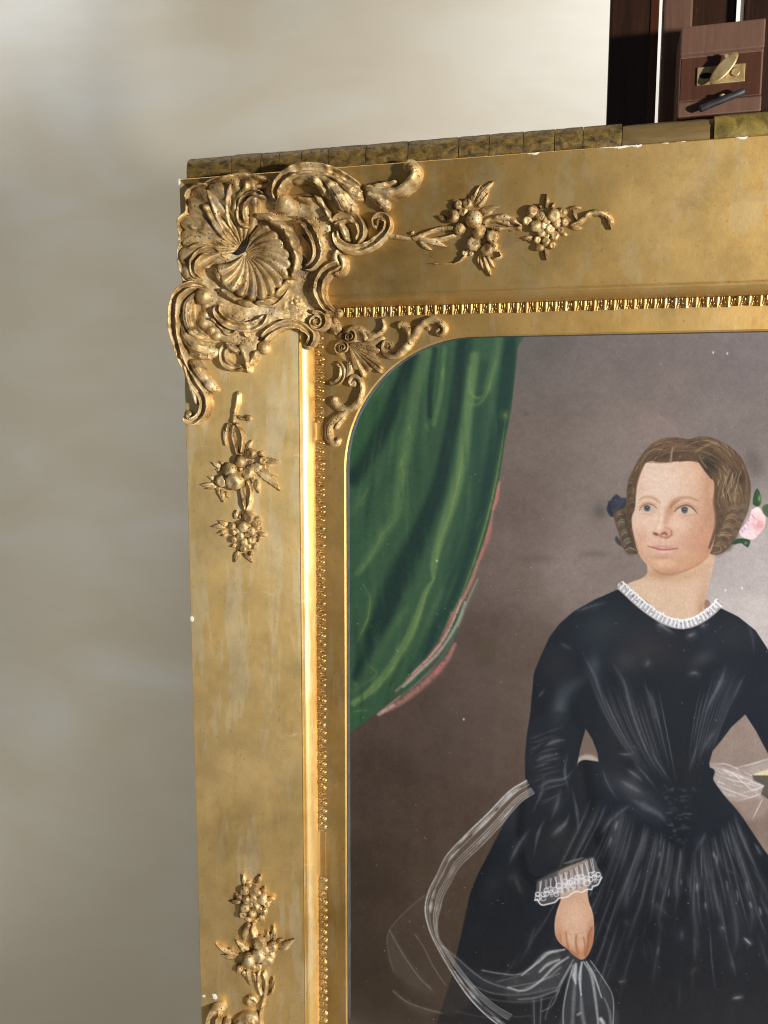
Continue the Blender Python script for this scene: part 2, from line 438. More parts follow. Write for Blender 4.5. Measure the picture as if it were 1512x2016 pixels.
rail_r = rail(lambda t: ((FW - t, t + g), (FW - t, FH - t - g)), M['frieze_v'])
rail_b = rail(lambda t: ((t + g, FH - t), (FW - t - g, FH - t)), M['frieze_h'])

# slip with rounded corners, its bevelled sight edge, and the spacer under the glass
T0, T1, RA = 0.1613, 0.1879, 0.170
def sight(off, z, n=26):                   # closed loop of the sight edge moved inward by off, clockwise from top left
    lo, r = T1 + off, RA - off
    pts = []
    for cx, cy, a0 in ((T1 + RA, T1 + RA, math.pi), (FW - T1 - RA, T1 + RA, 1.5 * math.pi),
                       (FW - T1 - RA, FH - T1 - RA, 0), (T1 + RA, FH - T1 - RA, .5 * math.pi)):
        for k in range(n + 1):
            a = a0 + .5 * math.pi * k / n
            pts.append((cx + r * math.cos(a), cy + r * math.sin(a), z))
    return pts
def outer_loop(z, n=26):
    pts = []
    c = [(T0, T0), (FW - T0, T0), (FW - T0, FH - T0), (T0, FH - T0)]
    s = sight(0, 0, n)
    for q in range(4):
        for k in range(n + 1):
            p = s[q * (n + 1) + k]
            x, y = p[0], p[1]
            u_ = k / n
            if q == 0: p2 = (T0, y) if u_ < .5 else (x, T0)
            elif q == 1: p2 = (x, T0) if u_ < .5 else (FW - T0, y)
            elif q == 2: p2 = (FW - T0, y) if u_ < .5 else (x, FH - T0)
            else: p2 = (x, FH - T0) if u_ < .5 else (T0, y)
            if abs(u_ - .5) < 1e-6: p2 = c[q]
            pts.append((*p2, z))
    return pts
def loops_obj(name, loops, mat, parent, smooth=False):
    n = len(loops[0]); v = [p for l in loops for p in l]; f = []
    for q in range(len(loops) - 1):
        for i in range(n):
            j = (i + 1) % n; f.append((q * n + i, q * n + j, (q + 1) * n + j, (q + 1) * n + i))
    return fix_normals(mesh_obj(name, v, f, mat, parent, smooth))
M['slip'] = mat_gold_flat('gilding_slip', 'v', (0.72, 0.64, 0.50))
slip = loops_obj('slip', [outer_loop(-0.080), outer_loop(-0.0690), sight(0, -0.0717), sight(0.0006, -0.0718), sight(0.0026, -0.0738)], M['slip'], frame)
loops_obj('spacer', [sight(0.0027, -0.0752), sight(0.0027, -0.0888)], M['spacer'], frame)

def mat_glass():
    mt = bpy.data.materials.new('picture_glass'); mt.use_nodes = True
    nt = mt.node_tree; N, L = nt.nodes, nt.links
    N.remove(N['Principled BSDF'])
    fr = N.new('ShaderNodeFresnel'); fr.inputs['IOR'].default_value = 1.5
    tr = N.new('ShaderNodeBsdfTransparent'); gl = N.new('ShaderNodeBsdfGlossy')
    gl.inputs['Roughness'].default_value = 0.16
    tr.inputs[0].default_value = (0.97, 0.98, 0.975, 1)
    mx = N.new('ShaderNodeMixShader')
    L.new(fr.outputs[0], mx.inputs[0]); L.new(tr.outputs[0], mx.inputs[1]); L.new(gl.outputs[0], mx.inputs[2])
    L.new(mx.outputs[0], N['Material Output'].inputs[0]); return mt
M['glass'] = mat_glass()
gp = [(T1, T1), (FW - T1, T1), (FW - T1, FH - T1), (T1, FH - T1)]
mesh_obj('glass_pane', [(x, y, Z_GLASS) for x, y in gp], [(0, 1, 2, 3)], M['glass'], frame, False)
box_obj('backboard', (0.155, 0.155, -0.0905), (FW - 0.155, FH - 0.155, -0.1010), M['side'], frame)

# egg-and-dart strip: each egg its own piece
def egg_mesh(seed):
    n, mrow = 15, 10; v = []; f = []
    rnd = random.Random(seed)
    k0, k1 = rnd.uniform(.88, 1.08), rnd.uniform(-.05, .05)
    for j in range(mrow):
        for i in range(n):
            s = -1 + 2 * i / (n - 1); t = j / (mrow - 1)             # t: 0 at the outer side, 1 at the picture side
            wv = 0.86 * math.sqrt(max(0.0, 1 - (t * .97) ** 2.4)) + .03
            a = abs(s + k1) / wv
            if a < .62: z = 0.0042 * math.sqrt(1 - (a / .64) ** 2) * (1 - .35 * t) * k0
            elif a < .76: z = -0.0010
            elif a < 1.02: z = 0.0030 * (1 - .30 * t)
            else: z = -0.0012 + (0.0030 * max(0.0, 1 - (1 - abs(s)) * 6) * max(0, t - .35))
            v.append((s * 0.0057, z, t * 0.0100 + (0.0012 * (1 - abs(s)) if j == mrow - 1 else 0)))
    for j in range(mrow - 1):
        for i in range(n - 1):
            a = j * n + i; f.append((a, a + 1, a + n + 1, a + n))
    me = bpy.data.meshes.new('egg')
    # local axes: X along the strip, Y towards the viewer (negated), Z away from the picture
    me.from_pydata([(x, -z, -y) for x, z, y in v], [], f)
    me.polygons.foreach_set('use_smooth', [True] * len(me.polygons))
    me.materials.append(M['egg']); return me
M['egg'] = mat_gold_flat('gilding_beads', 'h', (0.70, 0.62, 0.50))
EGGS = [egg_mesh(k) for k in range(5)]
rndE = random.Random(4)
def strip_base(v):
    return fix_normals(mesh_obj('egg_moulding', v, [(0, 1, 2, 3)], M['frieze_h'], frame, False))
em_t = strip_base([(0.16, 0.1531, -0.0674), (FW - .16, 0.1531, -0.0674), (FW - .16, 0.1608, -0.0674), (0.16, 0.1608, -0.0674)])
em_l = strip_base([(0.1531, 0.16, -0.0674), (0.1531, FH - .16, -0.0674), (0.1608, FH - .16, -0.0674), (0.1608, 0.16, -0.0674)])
O0 = origin_of(frame)
def put_egg(par, x, y, rz):
    o = bpy.data.objects.new('egg', rndE.choice(EGGS)); col.objects.link(o); o.parent = par
    o.location = Vector(W((x, y, -0.0660)) - O0)
    o.rotation_euler = (0, rz, 0)
    o.scale = (rndE.uniform(.93, 1.04), rndE.uniform(.88, 1.1), rndE.uniform(.92, 1.05))
    return o
x = 0.196
while x < FW - 0.19:
    put_egg(em_t, x, 0.1528, 0); x += 0.0112
y = 0.180
while y < FH - 0.19:
    if not (0.300 < y < 0.323 or 0.862 < y < 0.925): put_egg(em_l, 0.1528, y, -math.pi / 2)
    y += 0.0112

# paper-wrapped lath on top of the frame: one piece per wrapping
def lath(px0, px1, mat, zf=-0.010, lift=0.0, seed=0):
    pts0 = at_plane(px0, 0, zf)
    x0 = float(at_plane(px0, 330 - (px0 - 367) * .0765, zf)[0]); x1 = float(at_plane(px1, 330 - (px1 - 367) * .0765, zf)[0])
    rnd = random.Random(seed)
    yt = -0.0292 - lift
    sec = [(0.0, zf), (yt * .35, zf + .0006), (yt * .62, zf + .0002), (yt * .85, zf - .003), (yt * .97, zf - .009), (yt, zf - .016), (yt, zf - .034), (0.0, zf - .036)]
    n = len(sec); K = 12; v = []; f = []
    bul = rnd.uniform(.985, 1.015)
    for k in range(K + 1):
        u_ = k / K; e = 1 - 0.008 * (abs(2 * u_ - 1) ** 14)
        for y_, z_ in sec:
            w_ = (vnoise(u_ * 6 + seed * 9, y_ * 400, seed) - .5) * 0.0012
            yy = y_ * e * bul if y_ < 0 else y_ - 0.0002
            v.append((x0 + (x1 - x0) * u_ + (0.0004 if k == 0 else -0.0004 if k == K else 0), yy + (w_ if y_ < 0 else 0), z_ - (1 - e) * .02 + w_))
    for k in range(K):
        for i in range(n):
            j = (i + 1) % n; f.append((k * n + i, k * n + j, (k + 1) * n + j, (k + 1) * n + i))
    nv = len(v); v += v[:n] + v[K * n:K * n + n]
    f += [tuple(nv + i for i in range(n)), tuple(nv + n + i for i in range(n))]
    o = fix_normals(mesh_obj('paper_wrap', v, f, mat, frame)); return o
cuts = [367, 455, 513, 549, 593, 646, 720, 803, 903, 963, 1030, 1092, 1148, 1225]
for i in range(len(cuts) - 1): lath(cuts[i], cuts[i + 1], M['paper'], seed=i + 1)
o = lath(1225, 1406, M['paper_plain'], zf=-0.013, lift=-0.001, seed=31); o.name = 'lath'
lath(1406, 1560, M['paper_yellow'], seed=33)
o = lath(1560, 2000, M['paper'], seed=34)

# chips where the white gesso shows
def chip(pts_px, plane=None, seed=0, lift=0.0006):
    P, _ = spline(pts_px, 2.0, True)
    P = P + (np.stack([vnoise(P[:, 0] * .7, P[:, 1] * .7, seed), vnoise(P[:, 0] * .7 + 50, P[:, 1] * .7, seed)], -1) - .5) * 2.4
    q = at_orn(P[:, 0], P[:, 1], lift)
    c = q.mean(0); n = len(q)
    v = np.concatenate([q, q * .55 + c * .45 + np.array([0, 0, .0003]), q - np.array([0, 0, .0012])])
    f = [tuple(range(n, 2 * n))] + [(i, (i + 1) % n, n + (i + 1) % n, n + i) for i in range(n)] + [(i, (i + 1) % n, 2 * n + (i + 1) % n, 2 * n + i) for i in range(n)]
    return fix_normals(mesh_obj('gesso_chip', v, f, M['gesso'], rail_t, False))
def yl(x): return 353 - (x - 350) * .0760
for (xa, xb, th, s) in ((1036, 1062, 5, 1), (1180, 1250, 5, 2), (1240, 1264, 6, 3), (1302, 1318, 3, 4), (1448, 1472, 6, 5), (1330, 1350, 2.5, 6)):
    mid = (xa + xb) / 2
    chip([(xa, yl(xa) + 1.5), (mid, yl(mid) + 1.2), (xb, yl(xb) + 1.5), (mid + 4, yl(mid) + th), (mid - 5, yl(mid) + th * .7)], seed=s)
chip([(374, 1214), (380, 1214), (381, 1223), (375, 1223)], seed=8)
chip([(398, 1960), (403, 1959), (404, 1963), (399, 1964)], seed=9)
chip([(417, 1958), (424, 1957), (428, 1966), (421, 1967)], seed=10)
chip([(349.5, 353), (354, 352), (354, 362), (350.5, 364)], seed=11)

# ------------------------------------------------------------------ carved ornament
SECT = {
 'round': ([-1, -.96, -.82, -.55, -.28, 0, .28, .55, .82, .96, 1], [0, .28, .57, .83, .96, 1, .96, .83, .57, .28, 0]),
 'chan': ([-1, -.97, -.88, -.72, -.55, -.3, 0, .3, .55, .72, .88, .97, 1], [0, .62, .94, 1, .86, .66, .58, .66, .86, 1, .94, .62, 0]),
 'leafy': ([-1, -.94, -.8, -.64, -.5, -.34, -.17, 0, .17, .34, .5, .64, .8, .94, 1], [0, .3, .62, .60, .74, .92, .84, 1, .84, .92, .74, .60, .62, .3, 0]),
 'ridge': ([-1, -.8, -.5, -.22, 0, .22, .5, .8, 1], [0, .22, .48, .8, 1, .8, .48, .22, 0]),
}
MM = 0.001; HSCALE = [1.22]
def sweep_data(pts, r, h, sect='round', surf=at_orn, round_ends=True, sink=0.004, lift=0.0, wob=0.10, seed=0):
    C, U = spline(pts, 2.6)
    r = np.interp(U, np.linspace(0, 1, len(np.atleast_1d(r))), np.atleast_1d(r)) if np.ndim(r) else np.full(len(U), float(r))
    h = np.interp(U, np.linspace(0, 1, len(np.atleast_1d(h))), np.atleast_1d(h)) if np.ndim(h) else np.full(len(U), float(h))
    h = h * MM * HSCALE[0]
    d = np.r_[0, np.cumsum(np.linalg.norm(np.diff(C, axis=0), axis=1))]
    if round_ends:
        for dist in (d, d[-1] - d):
            k = np.clip(dist / np.maximum(r * .9, 1e-3), 0, 1)
            s = np.sqrt(np.clip(1 - (1 - k) ** 2, 0.0, 1)) * .92 + .08
            r = r * s; h = h * (s * .6 + .4)
    w_ = 1 + wob * (vnoise(d * .13 + seed * 3.7, d * 0 + seed, seed) - .5) * 2
    r = r * w_; h = h * (1 + wob * (vnoise(d * .10 + seed, d * 0 + 9, seed + 5) - .5) * 2)
    B = surf(C[:, 0], C[:, 1], h * .55 + lift)
    B2 = surf(C[:, 0] + 1.0, C[:, 1], h * .55 + lift)
    sc = np.linalg.norm((B2 - B)[:, :2], axis=1)
    T = np.gradient(B, axis=0); T[:, 2] = 0; T /= np.linalg.norm(T, axis=1)[:, None] + 1e-12
    S = np.stack([-T[:, 1], T[:, 0], np.zeros(len(T))], -1)
    s, t = SECT[sect]; s = np.array(s); t = np.array(t); m_ = len(s)
    zb = B[:, 2] - h * .55
    V = B[:, None, :] + S[:, None, :] * (s[None, :, None] * (r * sc)[:, None, None])
    V[:, :, 2] = zb[:, None] + t[None, :] * h[:, None]
    lo = V[:, [0, -1], :].copy(); lo[:, :, 2] -= sink
    V = np.concatenate([lo[:, :1], V, lo[:, 1:]], 1); m_ += 2
    n = len(C); v = V.reshape(-1, 3); f = []
    for i in range(n - 1):
        a = i * m_
        for j in range(m_ - 1): f.append((a + j, a + j + 1, a + m_ + j + 1, a + m_ + j))
    f.append(tuple(range(m_ - 1, -1, -1))); f.append(tuple((n - 1) * m_ + j for j in range(m_)))
    return v, f
_sd = [0]
def sweep(name, pts, r, h, sect='round', parent=None, mat=None, **kw):
    _sd[0] += 1
    v, f = sweep_data(pts, r, h, sect, seed=_sd[0], **kw)
    return fix_normals(mesh_obj(name, v, f, mat or M['orn'], parent))

def ball_mesh(name, lobes=0, amp=0.0, dimple=0.0, mat=None, seed=0, nu=16, nv=10):
    v = []; f = []
    for j in range(nv + 1):
        ph = math.pi * j / nv
        for i in range(nu):
            th = 2 * math.pi * i / nu
            rr = 1 + 0.05 * (vnoise(math.cos(th) * 2 + 5, math.sin(th) * 2 + ph, seed) - .5)
            if lobes: rr -= amp * (abs(math.cos(lobes * th / 2)) ** 6) * math.sin(ph)
            zz = math.cos(ph)
            if dimple and zz > .75: zz -= dimple * (zz - .75) * 4
            v.append((rr * math.sin(ph) * math.cos(th), -zz * rr, rr * math.sin(ph) * math.sin(th)))
    for j in range(nv):
        for i in range(nu):
            k = (i + 1) % nu; f.append((j * nu + i, j * nu + k, (j + 1) * nu + k, (j + 1) * nu + i))
    me = bpy.data.meshes.new(name); me.from_pydata(v, [], f)
    bm = bmesh.new(); bm.from_mesh(me); bmesh.ops.remove_doubles(bm, verts=bm.verts, dist=1e-5)
    bmesh.ops.recalc_face_normals(bm, faces=bm.faces); bm.to_mesh(me); bm.free()
    me.polygons.foreach_set('use_smooth', [True] * len(me.polygons))
    me.materials.append(mat); return me
BALL = {'plain': [ball_mesh('knob', seed=k, mat=M['orn']) for k in range(2)],
        'berry': [ball_mesh('fruit', [0, 5, 3, 6][k], [0, .14, .18, .10][k], [.35, .5, .2, .4][k], seed=k, mat=M['spray']) for k in range(4)],
        'plum': [ball_mesh('fruit', 1, .28, .2, seed=k + 9, mat=M['spray']) for k in range(2)],
        'gourd': [ball_mesh('fruit', 8, .16, .45, seed=k + 4, mat=M['spray']) for k in range(2)]}
rndB = random.Random(11)
def ball(name, px, py, r, parent, kind='plain', surf=at_orn, hk=0.55, sq=0.85):
    p0 = surf(np.array(px, float), np.array(py, float), 0.0); p1 = surf(np.array(px + 1., float), np.array(py, float), 0.0)
    sc = float(np.linalg.norm((p1 - p0)[:2])); R = r * sc
    p = surf(np.array(px, float), np.array(py, float), R * hk)
    o = bpy.data.objects.new(name, rndB.choice(BALL[kind])); col.objects.link(o); o.parent = parent
    ORIG[o.name] = origin_of(parent)
    o.location = Vector(W(p) - origin_of(parent))
    o.scale = (R * rndB.uniform(.94, 1.06), R * sq, R * rndB.uniform(.94, 1.06))
    o.rotation_euler = (rndB.uniform(-.35, .35), rndB.uniform(0, 6.28), rndB.uniform(-.35, .35))
    return o
def leaf(px0, px1, w, parent, mat, surf=at_orn, h=4.0, name='leaf', notch=0.0):
    a, b = np.array(px0, float), np.array(px1, float); ln = np.linalg.norm(b - a)
    d = (b - a) / ln; s = np.array([-d[1], d[0]])
    K, m_ = 11, 9; v = []; f = []
    bend = rndB.uniform(-.10, .10) * ln
    for k in range(K):
        u_ = k / (K - 1)
        wd = w * (math.sin(math.pi * min(1, u_ * .93 + .07)) ** .8) * (1 - .35 * u_)
        if notch: wd *= 1 - notch * (k % 2)
        c = a + d * ln * u_ + s * bend * math.sin(math.pi * u_)
        for j in range(m_):
            q = -1 + 2 * j / (m_ - 1)
            hh = (h * (.55 + .45 * math.sin(math.pi * (u_ * .8 + .1)))) * (1 - q * q * .75) - (h * .30 if j in (3, 5) else 0) + (h * .12 if j == 4 else 0)
            if abs(q) > .99: hh = -1.5
            pt = c + s * q * wd
            v.append(surf(np.array(pt[0]), np.array(pt[1]), max(hh, -1.5) * MM))
    for k in range(K - 1):
        for j in range(m_ - 1):
            i = k * m_ + j; f.append((i, i + 1, i + m_ + 1, i + m_))
    f.append(tuple(range(m_ - 1, -1, -1))); f.append(tuple((K - 1) * m_ + j for j in range(m_)))
    return fix_normals(mesh_obj(name, v, f, mat, parent))
def poly_sdf(P, X, Y):                      # signed distance, negative inside
    d = np.full(X.shape, 1e18); inside = np.zeros(X.shape, bool)
    n = len(P)
    for i in range(n):
        ax, ay = P[i]; bx, by = P[(i + 1) % n]
        ex, ey = bx - ax, by - ay
        wx, wy = X - ax, Y - ay
        t = np.clip((wx * ex + wy * ey) / (ex * ex + ey * ey + 1e-12), 0, 1)
        d = np.minimum(d, (wx - ex * t) ** 2 + (wy - ey * t) ** 2)
        cnd = ((ay > Y) != (by > Y))
        with np.errstate(divide='ignore', invalid='ignore'):
            xi = ax + (Y - ay) * ex / (ey if ey != 0 else 1e-12)
        inside ^= cnd & (X < xi)
    return np.where(inside, -np.sqrt(d), np.sqrt(d))
def plate(name, poly, hmax, edge, parent, mat, surf=at_orn, step=2.2, relief=1.2, extra=None):
    P, _ = spline(poly, 4.0, True)
    x0, y0 = P.min(0) - 3; x1, y1 = P.max(0) + 3
    xs = np.arange(x0, x1, step); ys = np.arange(y0, y1, step)
    X, Y = np.meshgrid(xs, ys)
    sd = poly_sdf(P, X, Y)
    keep = sd < step * .75
    # snap the border vertices on to the outline
    gx = np.gradient(sd, axis=1) / step; gy = np.gradient(sd, axis=0) / step
    nrm = np.sqrt(gx ** 2 + gy ** 2) + 1e-9
    bd = keep & (sd > -step * .45)
    X2 = np.where(bd, X - gx / nrm * sd, X); Y2 = np.where(bd, Y - gy / nrm * sd, Y)
    k = np.clip(-sd / edge, 0, 1)
    hh = hmax * np.sqrt(np.clip(1 - (1 - k) ** 2, 0, 1)) + relief * (fbm(X * .05, Y * .05, 3) - .5) * 2 * k + .5 * (fbm(X * .25, Y * .25, 8) - .5) * k
    if extra is not None: hh = hh + extra(X, Y, k)
    hh = np.where(bd, hmax * .12, hh)
    V = surf(X2, Y2, hh * MM)
    idx = -np.ones(X.shape, int); n = int(keep.sum()); idx[keep] = np.arange(n)
    v = V[keep]; f = []
    A, B, C_, D_ = idx[:-1, :-1], idx[:-1, 1:], idx[1:, 1:], idx[1:, :-1]
    ok = (A >= 0) & (B >= 0) & (C_ >= 0) & (D_ >= 0)
    f = np.stack([A[ok], B[ok], C_[ok], D_[ok]], -1).tolist()
    # skirt
    from collections import Counter
    cnt = Counter()
    for q in f:
        for i in range(4):
            e = (q[i], q[(i + 1) % 4]); cnt[tuple(sorted(e))] += 1
    be = [e for e, c in cnt.items() if c == 1]
    m_ = {}; vv = v.tolist()
    for e in be:
        for i in e:
            if i not in m_:
                m_[i] = len(vv); w_ = v[i].copy(); w_[2] -= (hmax * .12 + 4) * MM; vv.append(w_.tolist())
    f += [(a, b, m_[b], m_[a]) for a, b in be]
    return fix_normals(mesh_obj(name, vv, f, mat, parent))
def fan(name, focus, rim, ribs, hf, hr, amp, parent, mat, surf=at_orn, swirl=0.0, belly=0.0, r0=0.06, nr=26, per=9, power=.8):
    R, U = spline(rim, 1.5)
    d = np.r_[0, np.cumsum(np.linalg.norm(np.diff(R, axis=0), axis=1))]; d /= d[-1]
    mN = ribs * per + 1; u_ = np.linspace(0, 1, mN)
    R = np.stack([np.interp(u_, d, R[:, 0]), np.interp(u_, d, R[:, 1])], -1)
    F = np.array(focus, float)
    vv = np.linspace(r0, 1, nr)
    D_ = R - F; ln = np.linalg.norm(D_, axis=1); S = np.stack([-D_[:, 1], D_[:, 0]], -1)
    # scalloped rim
    ph = np.abs(np.sin(math.pi * ribs * u_)) ** power
    D2 = D_ * (0.93 + 0.07 * ph)[:, None]
    C = F + D2[None] * vv[:, None, None] + S[None] * (swirl * np.sin(math.pi * vv))[:, None, None]
    H = hf + (hr - hf) * vv[:, None] + belly * np.sin(math.pi * vv)[:, None] + amp * (ph[None] * (0.25 + .75 * np.sin(math.pi * np.clip(vv, 0, .62)[:, None] / 1.24 + .0)))
    H = H + .6 * (fbm(C[..., 0] * .12, C[..., 1] * .12, 21) - .5)
    H[-1] *= .80
    V = surf(C[..., 0], C[..., 1], H * MM)
    low = V[-1].copy(); low[:, 2] -= (hr + 5) * MM
    s0 = V[:, 0].copy(); s0[:, 2] -= (hr + 5) * MM; s1 = V[:, -1].copy(); s1[:, 2] -= (hr + 5) * MM
    v = np.concatenate([V.reshape(-1, 3), low, s0, s1]); f = []
    for i in range(nr - 1):
        for j in range(mN - 1):
            a = i * mN + j; f.append((a, a + 1, a + mN + 1, a + mN))
    b = nr * mN; a = (nr - 1) * mN
    for j in range(mN - 1): f.append((a + j, a + j + 1, b + j + 1, b + j))
    b2 = b + mN; b3 = b2 + nr
    for i in range(nr - 1):
        f.append((i * mN, (i + 1) * mN, b2 + i + 1, b2 + i)); f.append((i * mN + mN - 1, (i + 1) * mN + mN - 1, b3 + i + 1, b3 + i))
    return fix_normals(mesh_obj(name, v, f, mat, parent))
def spiral(cx, cy, r0, r1, a0, turns, n=22):
    return [(cx + (r0 + (r1 - r0) * k / n) * math.cos(a0 + turns * 2 * math.pi * k / n),
             cy + (r0 + (r1 - r0) * k / n) * math.sin(a0 + turns * 2 * math.pi * k / n)) for k in range(n + 1)]
def crop(ox, oy, s): return lambda L_: [(ox + x / s, oy + y / s) for x, y in L_]
K1 = crop(330, 300, 4.32); K2 = crop(530, 290, 4.32); K3 = crop(330, 550, 4.32); K4 = crop(620, 560, 5.04)
K5 = crop(740, 330, 3.024); K7 = crop(370, 740, 5.04); K8 = crop(380, 1650, 4.725)

# ---- corner piece: rocaille body, shells, C-scrolls, acanthus
body = [(367, 373), (395, 362), (420, 350), (460, 344), (500, 346), (531, 352), (541, 372), (550, 388), (600, 380), (622, 386), (642, 416),
        (653, 440), (655, 474), (673, 500), (670, 530), (653, 543), (644, 566), (648, 594), (652, 618), (640, 640), (618, 648), (590, 640), (561, 634),
        (538, 652), (517, 672), (506, 700), (492, 731), (486, 700), (462, 684), (440, 676), (423, 662), (395, 648), (390, 626), (398, 606),
        (385, 585), (362, 562), (353, 522), (351, 497), (356, 471), (352, 436), (366, 416), (367, 382)]
corner = plate('corner_ornament', body, 7.0, 11, frame, M['orn'], step=1.9, relief=1.6)
def S(pts, r, h, sect='round', K=None, name='scroll', **kw):
    return sweep(name, K(pts) if K else pts, r, h, sect, parent=corner, **kw)
def Bc(x, y, r, K, **kw):
    (px, py), = K([(x, y)]); return ball('knob', px, py, r, corner, **kw)
# outer shell ground and its ribs
fan('shell', K1([(640, 835)])[0], K1([(150, 1115), (102, 955), (96, 850), (116, 740), (102, 590), (168, 500), (172, 350), (255, 288), (345, 280), (440, 240), (560, 205), (690, 200), (770, 240)]),
    9, 5, 11, 5.0, corner, M['orn'], swirl=.10, belly=6)
S([(705, 630), (655, 600), (645, 480), (690, 395), (770, 362), (835, 372)], [6, 8, 8, 8, 6.5, 5], 20, 'chan', K1)
Bc(700, 628, 8, K1, hk=1.6)
S([(640, 700), (592, 560), (602, 430), (650, 360), (690, 305), (680, 245)], [4, 8, 10, 11, 11, 9], [10, 16, 19, 20, 19, 15], 'round', K1, 'rib')
S([(625, 745), (545, 620), (522, 480), (535, 350), (560, 262)], [3, 5.5, 6.5, 7, 6], [9, 15, 18, 18, 14], 'round', K1, 'rib')
S([(605, 790), (505, 690), (442, 560), (395, 430), (345, 325)], [3, 5.5, 7, 7.5, 6], [9, 15, 18, 18, 13], 'round', K1, 'rib')
S([(590, 815), (485, 720), (410, 605), (350, 490), (318, 455)], [4, 8, 10, 12, 11], [10, 17, 20, 21, 19], 'round', K1, 'rib')
S([(570, 838), (440, 752), (320, 685), (205, 632), (140, 612)], [4, 7, 9, 9, 7], [9, 15, 17, 16, 12], 'round', K1, 'rib')
S([(545, 858), (430, 785), (310, 728), (205, 732), (140, 795)], [3, 4.5, 5, 5, 4], [9, 14, 16, 15, 11], 'round', K1, 'rib')
S([(520, 876), (420, 806), (305, 782), (215, 815), (195, 850)], [3, 5, 6, 6, 5], [9, 15, 17, 16, 13], 'round', K1, 'rib')
S([(485, 905), (405, 842), (305, 862), (245, 940), (240, 1030), (285, 1072)], [5, 8, 9.5, 9, 7, 5], [12, 18, 20, 19, 16, 12], 'chan', K1)
S([(155, 1125), (108, 960), (97, 850), (117, 742), (103, 590), (168, 500), (174, 350), (262, 285), (350, 276)], 4.2, 11, 'round', K1, 'rim', wob=.35)
S([(385, 255), (480, 232), (600, 205), (690, 200), (800, 222), (868, 240)], [4, 6, 6, 6, 6, 4], [12, 17, 18, 17, 14, 9], 'round', K1, 'rim', wob=.3)
S([(690, 300), (760, 300), (830, 285), (870, 262)], [5, 8, 7, 4], [11, 12, 10, 7], 'round', K1, 'rim')
# inner scallop, its mouth and frilled lip
fan('shell', K1([(655, 862)])[0], K1([(800, 600), (880, 640), (965, 735), (1025, 850), (1045, 950), (1025, 1050), (970, 1130), (885, 1225), (770, 1262), (640, 1240), (520, 1165), (440, 1075), (412, 960)]),
    14, 6, 17, 5.0, corner, M['orn'], swirl=-.10, belly=3.0, per=9)
S([(722, 690), (690, 770), (640, 830), (570, 872)], [3, 9, 10, 5], 11.5, 'ridge', K1, 'shell_mouth', mat=M['hole'])  # raised black ridge painting the shade in the shell's mouth
S([(760, 548), (850, 552), (935, 585)], [6, 9, 6], 22, 'round', K1, 'lip')
S([(880, 592), (960, 622), (1030, 672)], [6, 9, 7], 22, 'round', K1, 'lip')
S([(1005, 665), (1062, 745), (1085, 830)], [7, 10, 7], 21, 'round', K1, 'lip')
S([(1088, 830), (1112, 900), (1100, 1000), (1072, 1075)], [5, 8, 8, 6], 19, 'round', K1, 'lip')
S([(1050, 1085), (985, 1155), (925, 1225)], [6, 10, 7], 16, 'round', K1, 'lip')
S([(605, 1272), (680, 1284), (748, 1288)], [6, 9, 6], 18, 'round', K1, 'lip')
S([(760, 1285), (840, 1268), (912, 1250)], [6, 9, 6], 18, 'round', K1, 'lip')
S([(470, 1165), (540, 1225), (610, 1268)], [5, 8, 5], 17, 'round', K1, 'lip')
S([(420, 985), (455, 1080), (520, 1140), (590, 1190)], [4, 8, 9, 6], 17, 'leafy', K1, 'lip')
# C-scroll beside the shell
S([(1098, 575), (1175, 600), (1245, 700), (1283, 800), (1282, 900), (1235, 970), (1180, 988)], [6, 9, 10, 10, 9.5, 8, 6], 16, 'chan', K1)
Bc(1097, 578, 8, K1, hk=1.0)
S([(1140, 700), (1210, 790), (1228, 890), (1200, 950)], 3, 10, 'round', K1, 'fillet')
for k in range(5):
    a = k * 1.257 + .3
    Bc(1183 + 24 * math.cos(a), 1080 + 24 * math.sin(a), 5, K1, hk=1.3)
Bc(1183, 1080, 4, K1, hk=2.2)
S([(672, 521), (650, 530), (634, 550), (629, 573), (633, 588), (642, 604), (657, 617)], [8, 10, 10, 10, 9, 7, 6], 15, 'chan')
S(K1([(1470, 870), (1500, 930), (1490, 1010), (1420, 1040)]), [5, 8, 7, 4], 13, 'round')
ball('knob', 667, 617, 9.5, corner, hk=.9)
S(spiral(626, 634, 17, 6, -2.2, 1.25), [7, 7, 6, 5], 15, 'chan')
ball('knob', 626, 634, 6, corner, hk=1.9)
S([(1205, 565), (1235, 480), (1165, 412), (1080, 380), (980, 392), (880, 450), (815, 515)], [8, 9, 9.5, 10, 9.5, 9, 7], 14, 'chan', K3)
Bc(1198, 562, 10, K3, hk=.7); Bc(822, 580, 14, K3, hk=.7)
S([(440, 218), (440, 290), (505, 362), (605, 402), (720, 405), (815, 360), (850, 298)], [7, 10, 11, 11, 11, 9, 7], 15, 'chan', K3)
Bc(445, 215, 8, K3, hk=1.2)
for k in range(5):
    a = k * 1.257
    Bc(1085 + 40 * math.cos(a), 180 + 32 * math.sin(a), 7, K3, hk=1.1)
Bc(1092, 182, 6, K3, hk=2.0)
S([(560, 545), (485, 600), (490, 700), (560, 752), (645, 742)], [6, 8, 8, 8, 6], 12, 'chan', K3)
S([(620, 555), (660, 640), (682, 720), (688, 795)], [8, 9, 8, 5], 12, 'round', K3, 'leaf')
S([(495, 545), (560, 592), (625, 620)], [6, 8, 6], 14, 'leafy', K3, 'leaf')
S([(770, 600), (740, 660), (700, 735)], [6, 8, 5], 11, 'round', K3, 'leaf')
for x, y, r in ((325, 300, 10), (312, 375, 12), (372, 430, 11), (420, 478, 10), (900, 300, 9), (930, 370, 8)):
    Bc(x, y, r, K3, hk=.5)
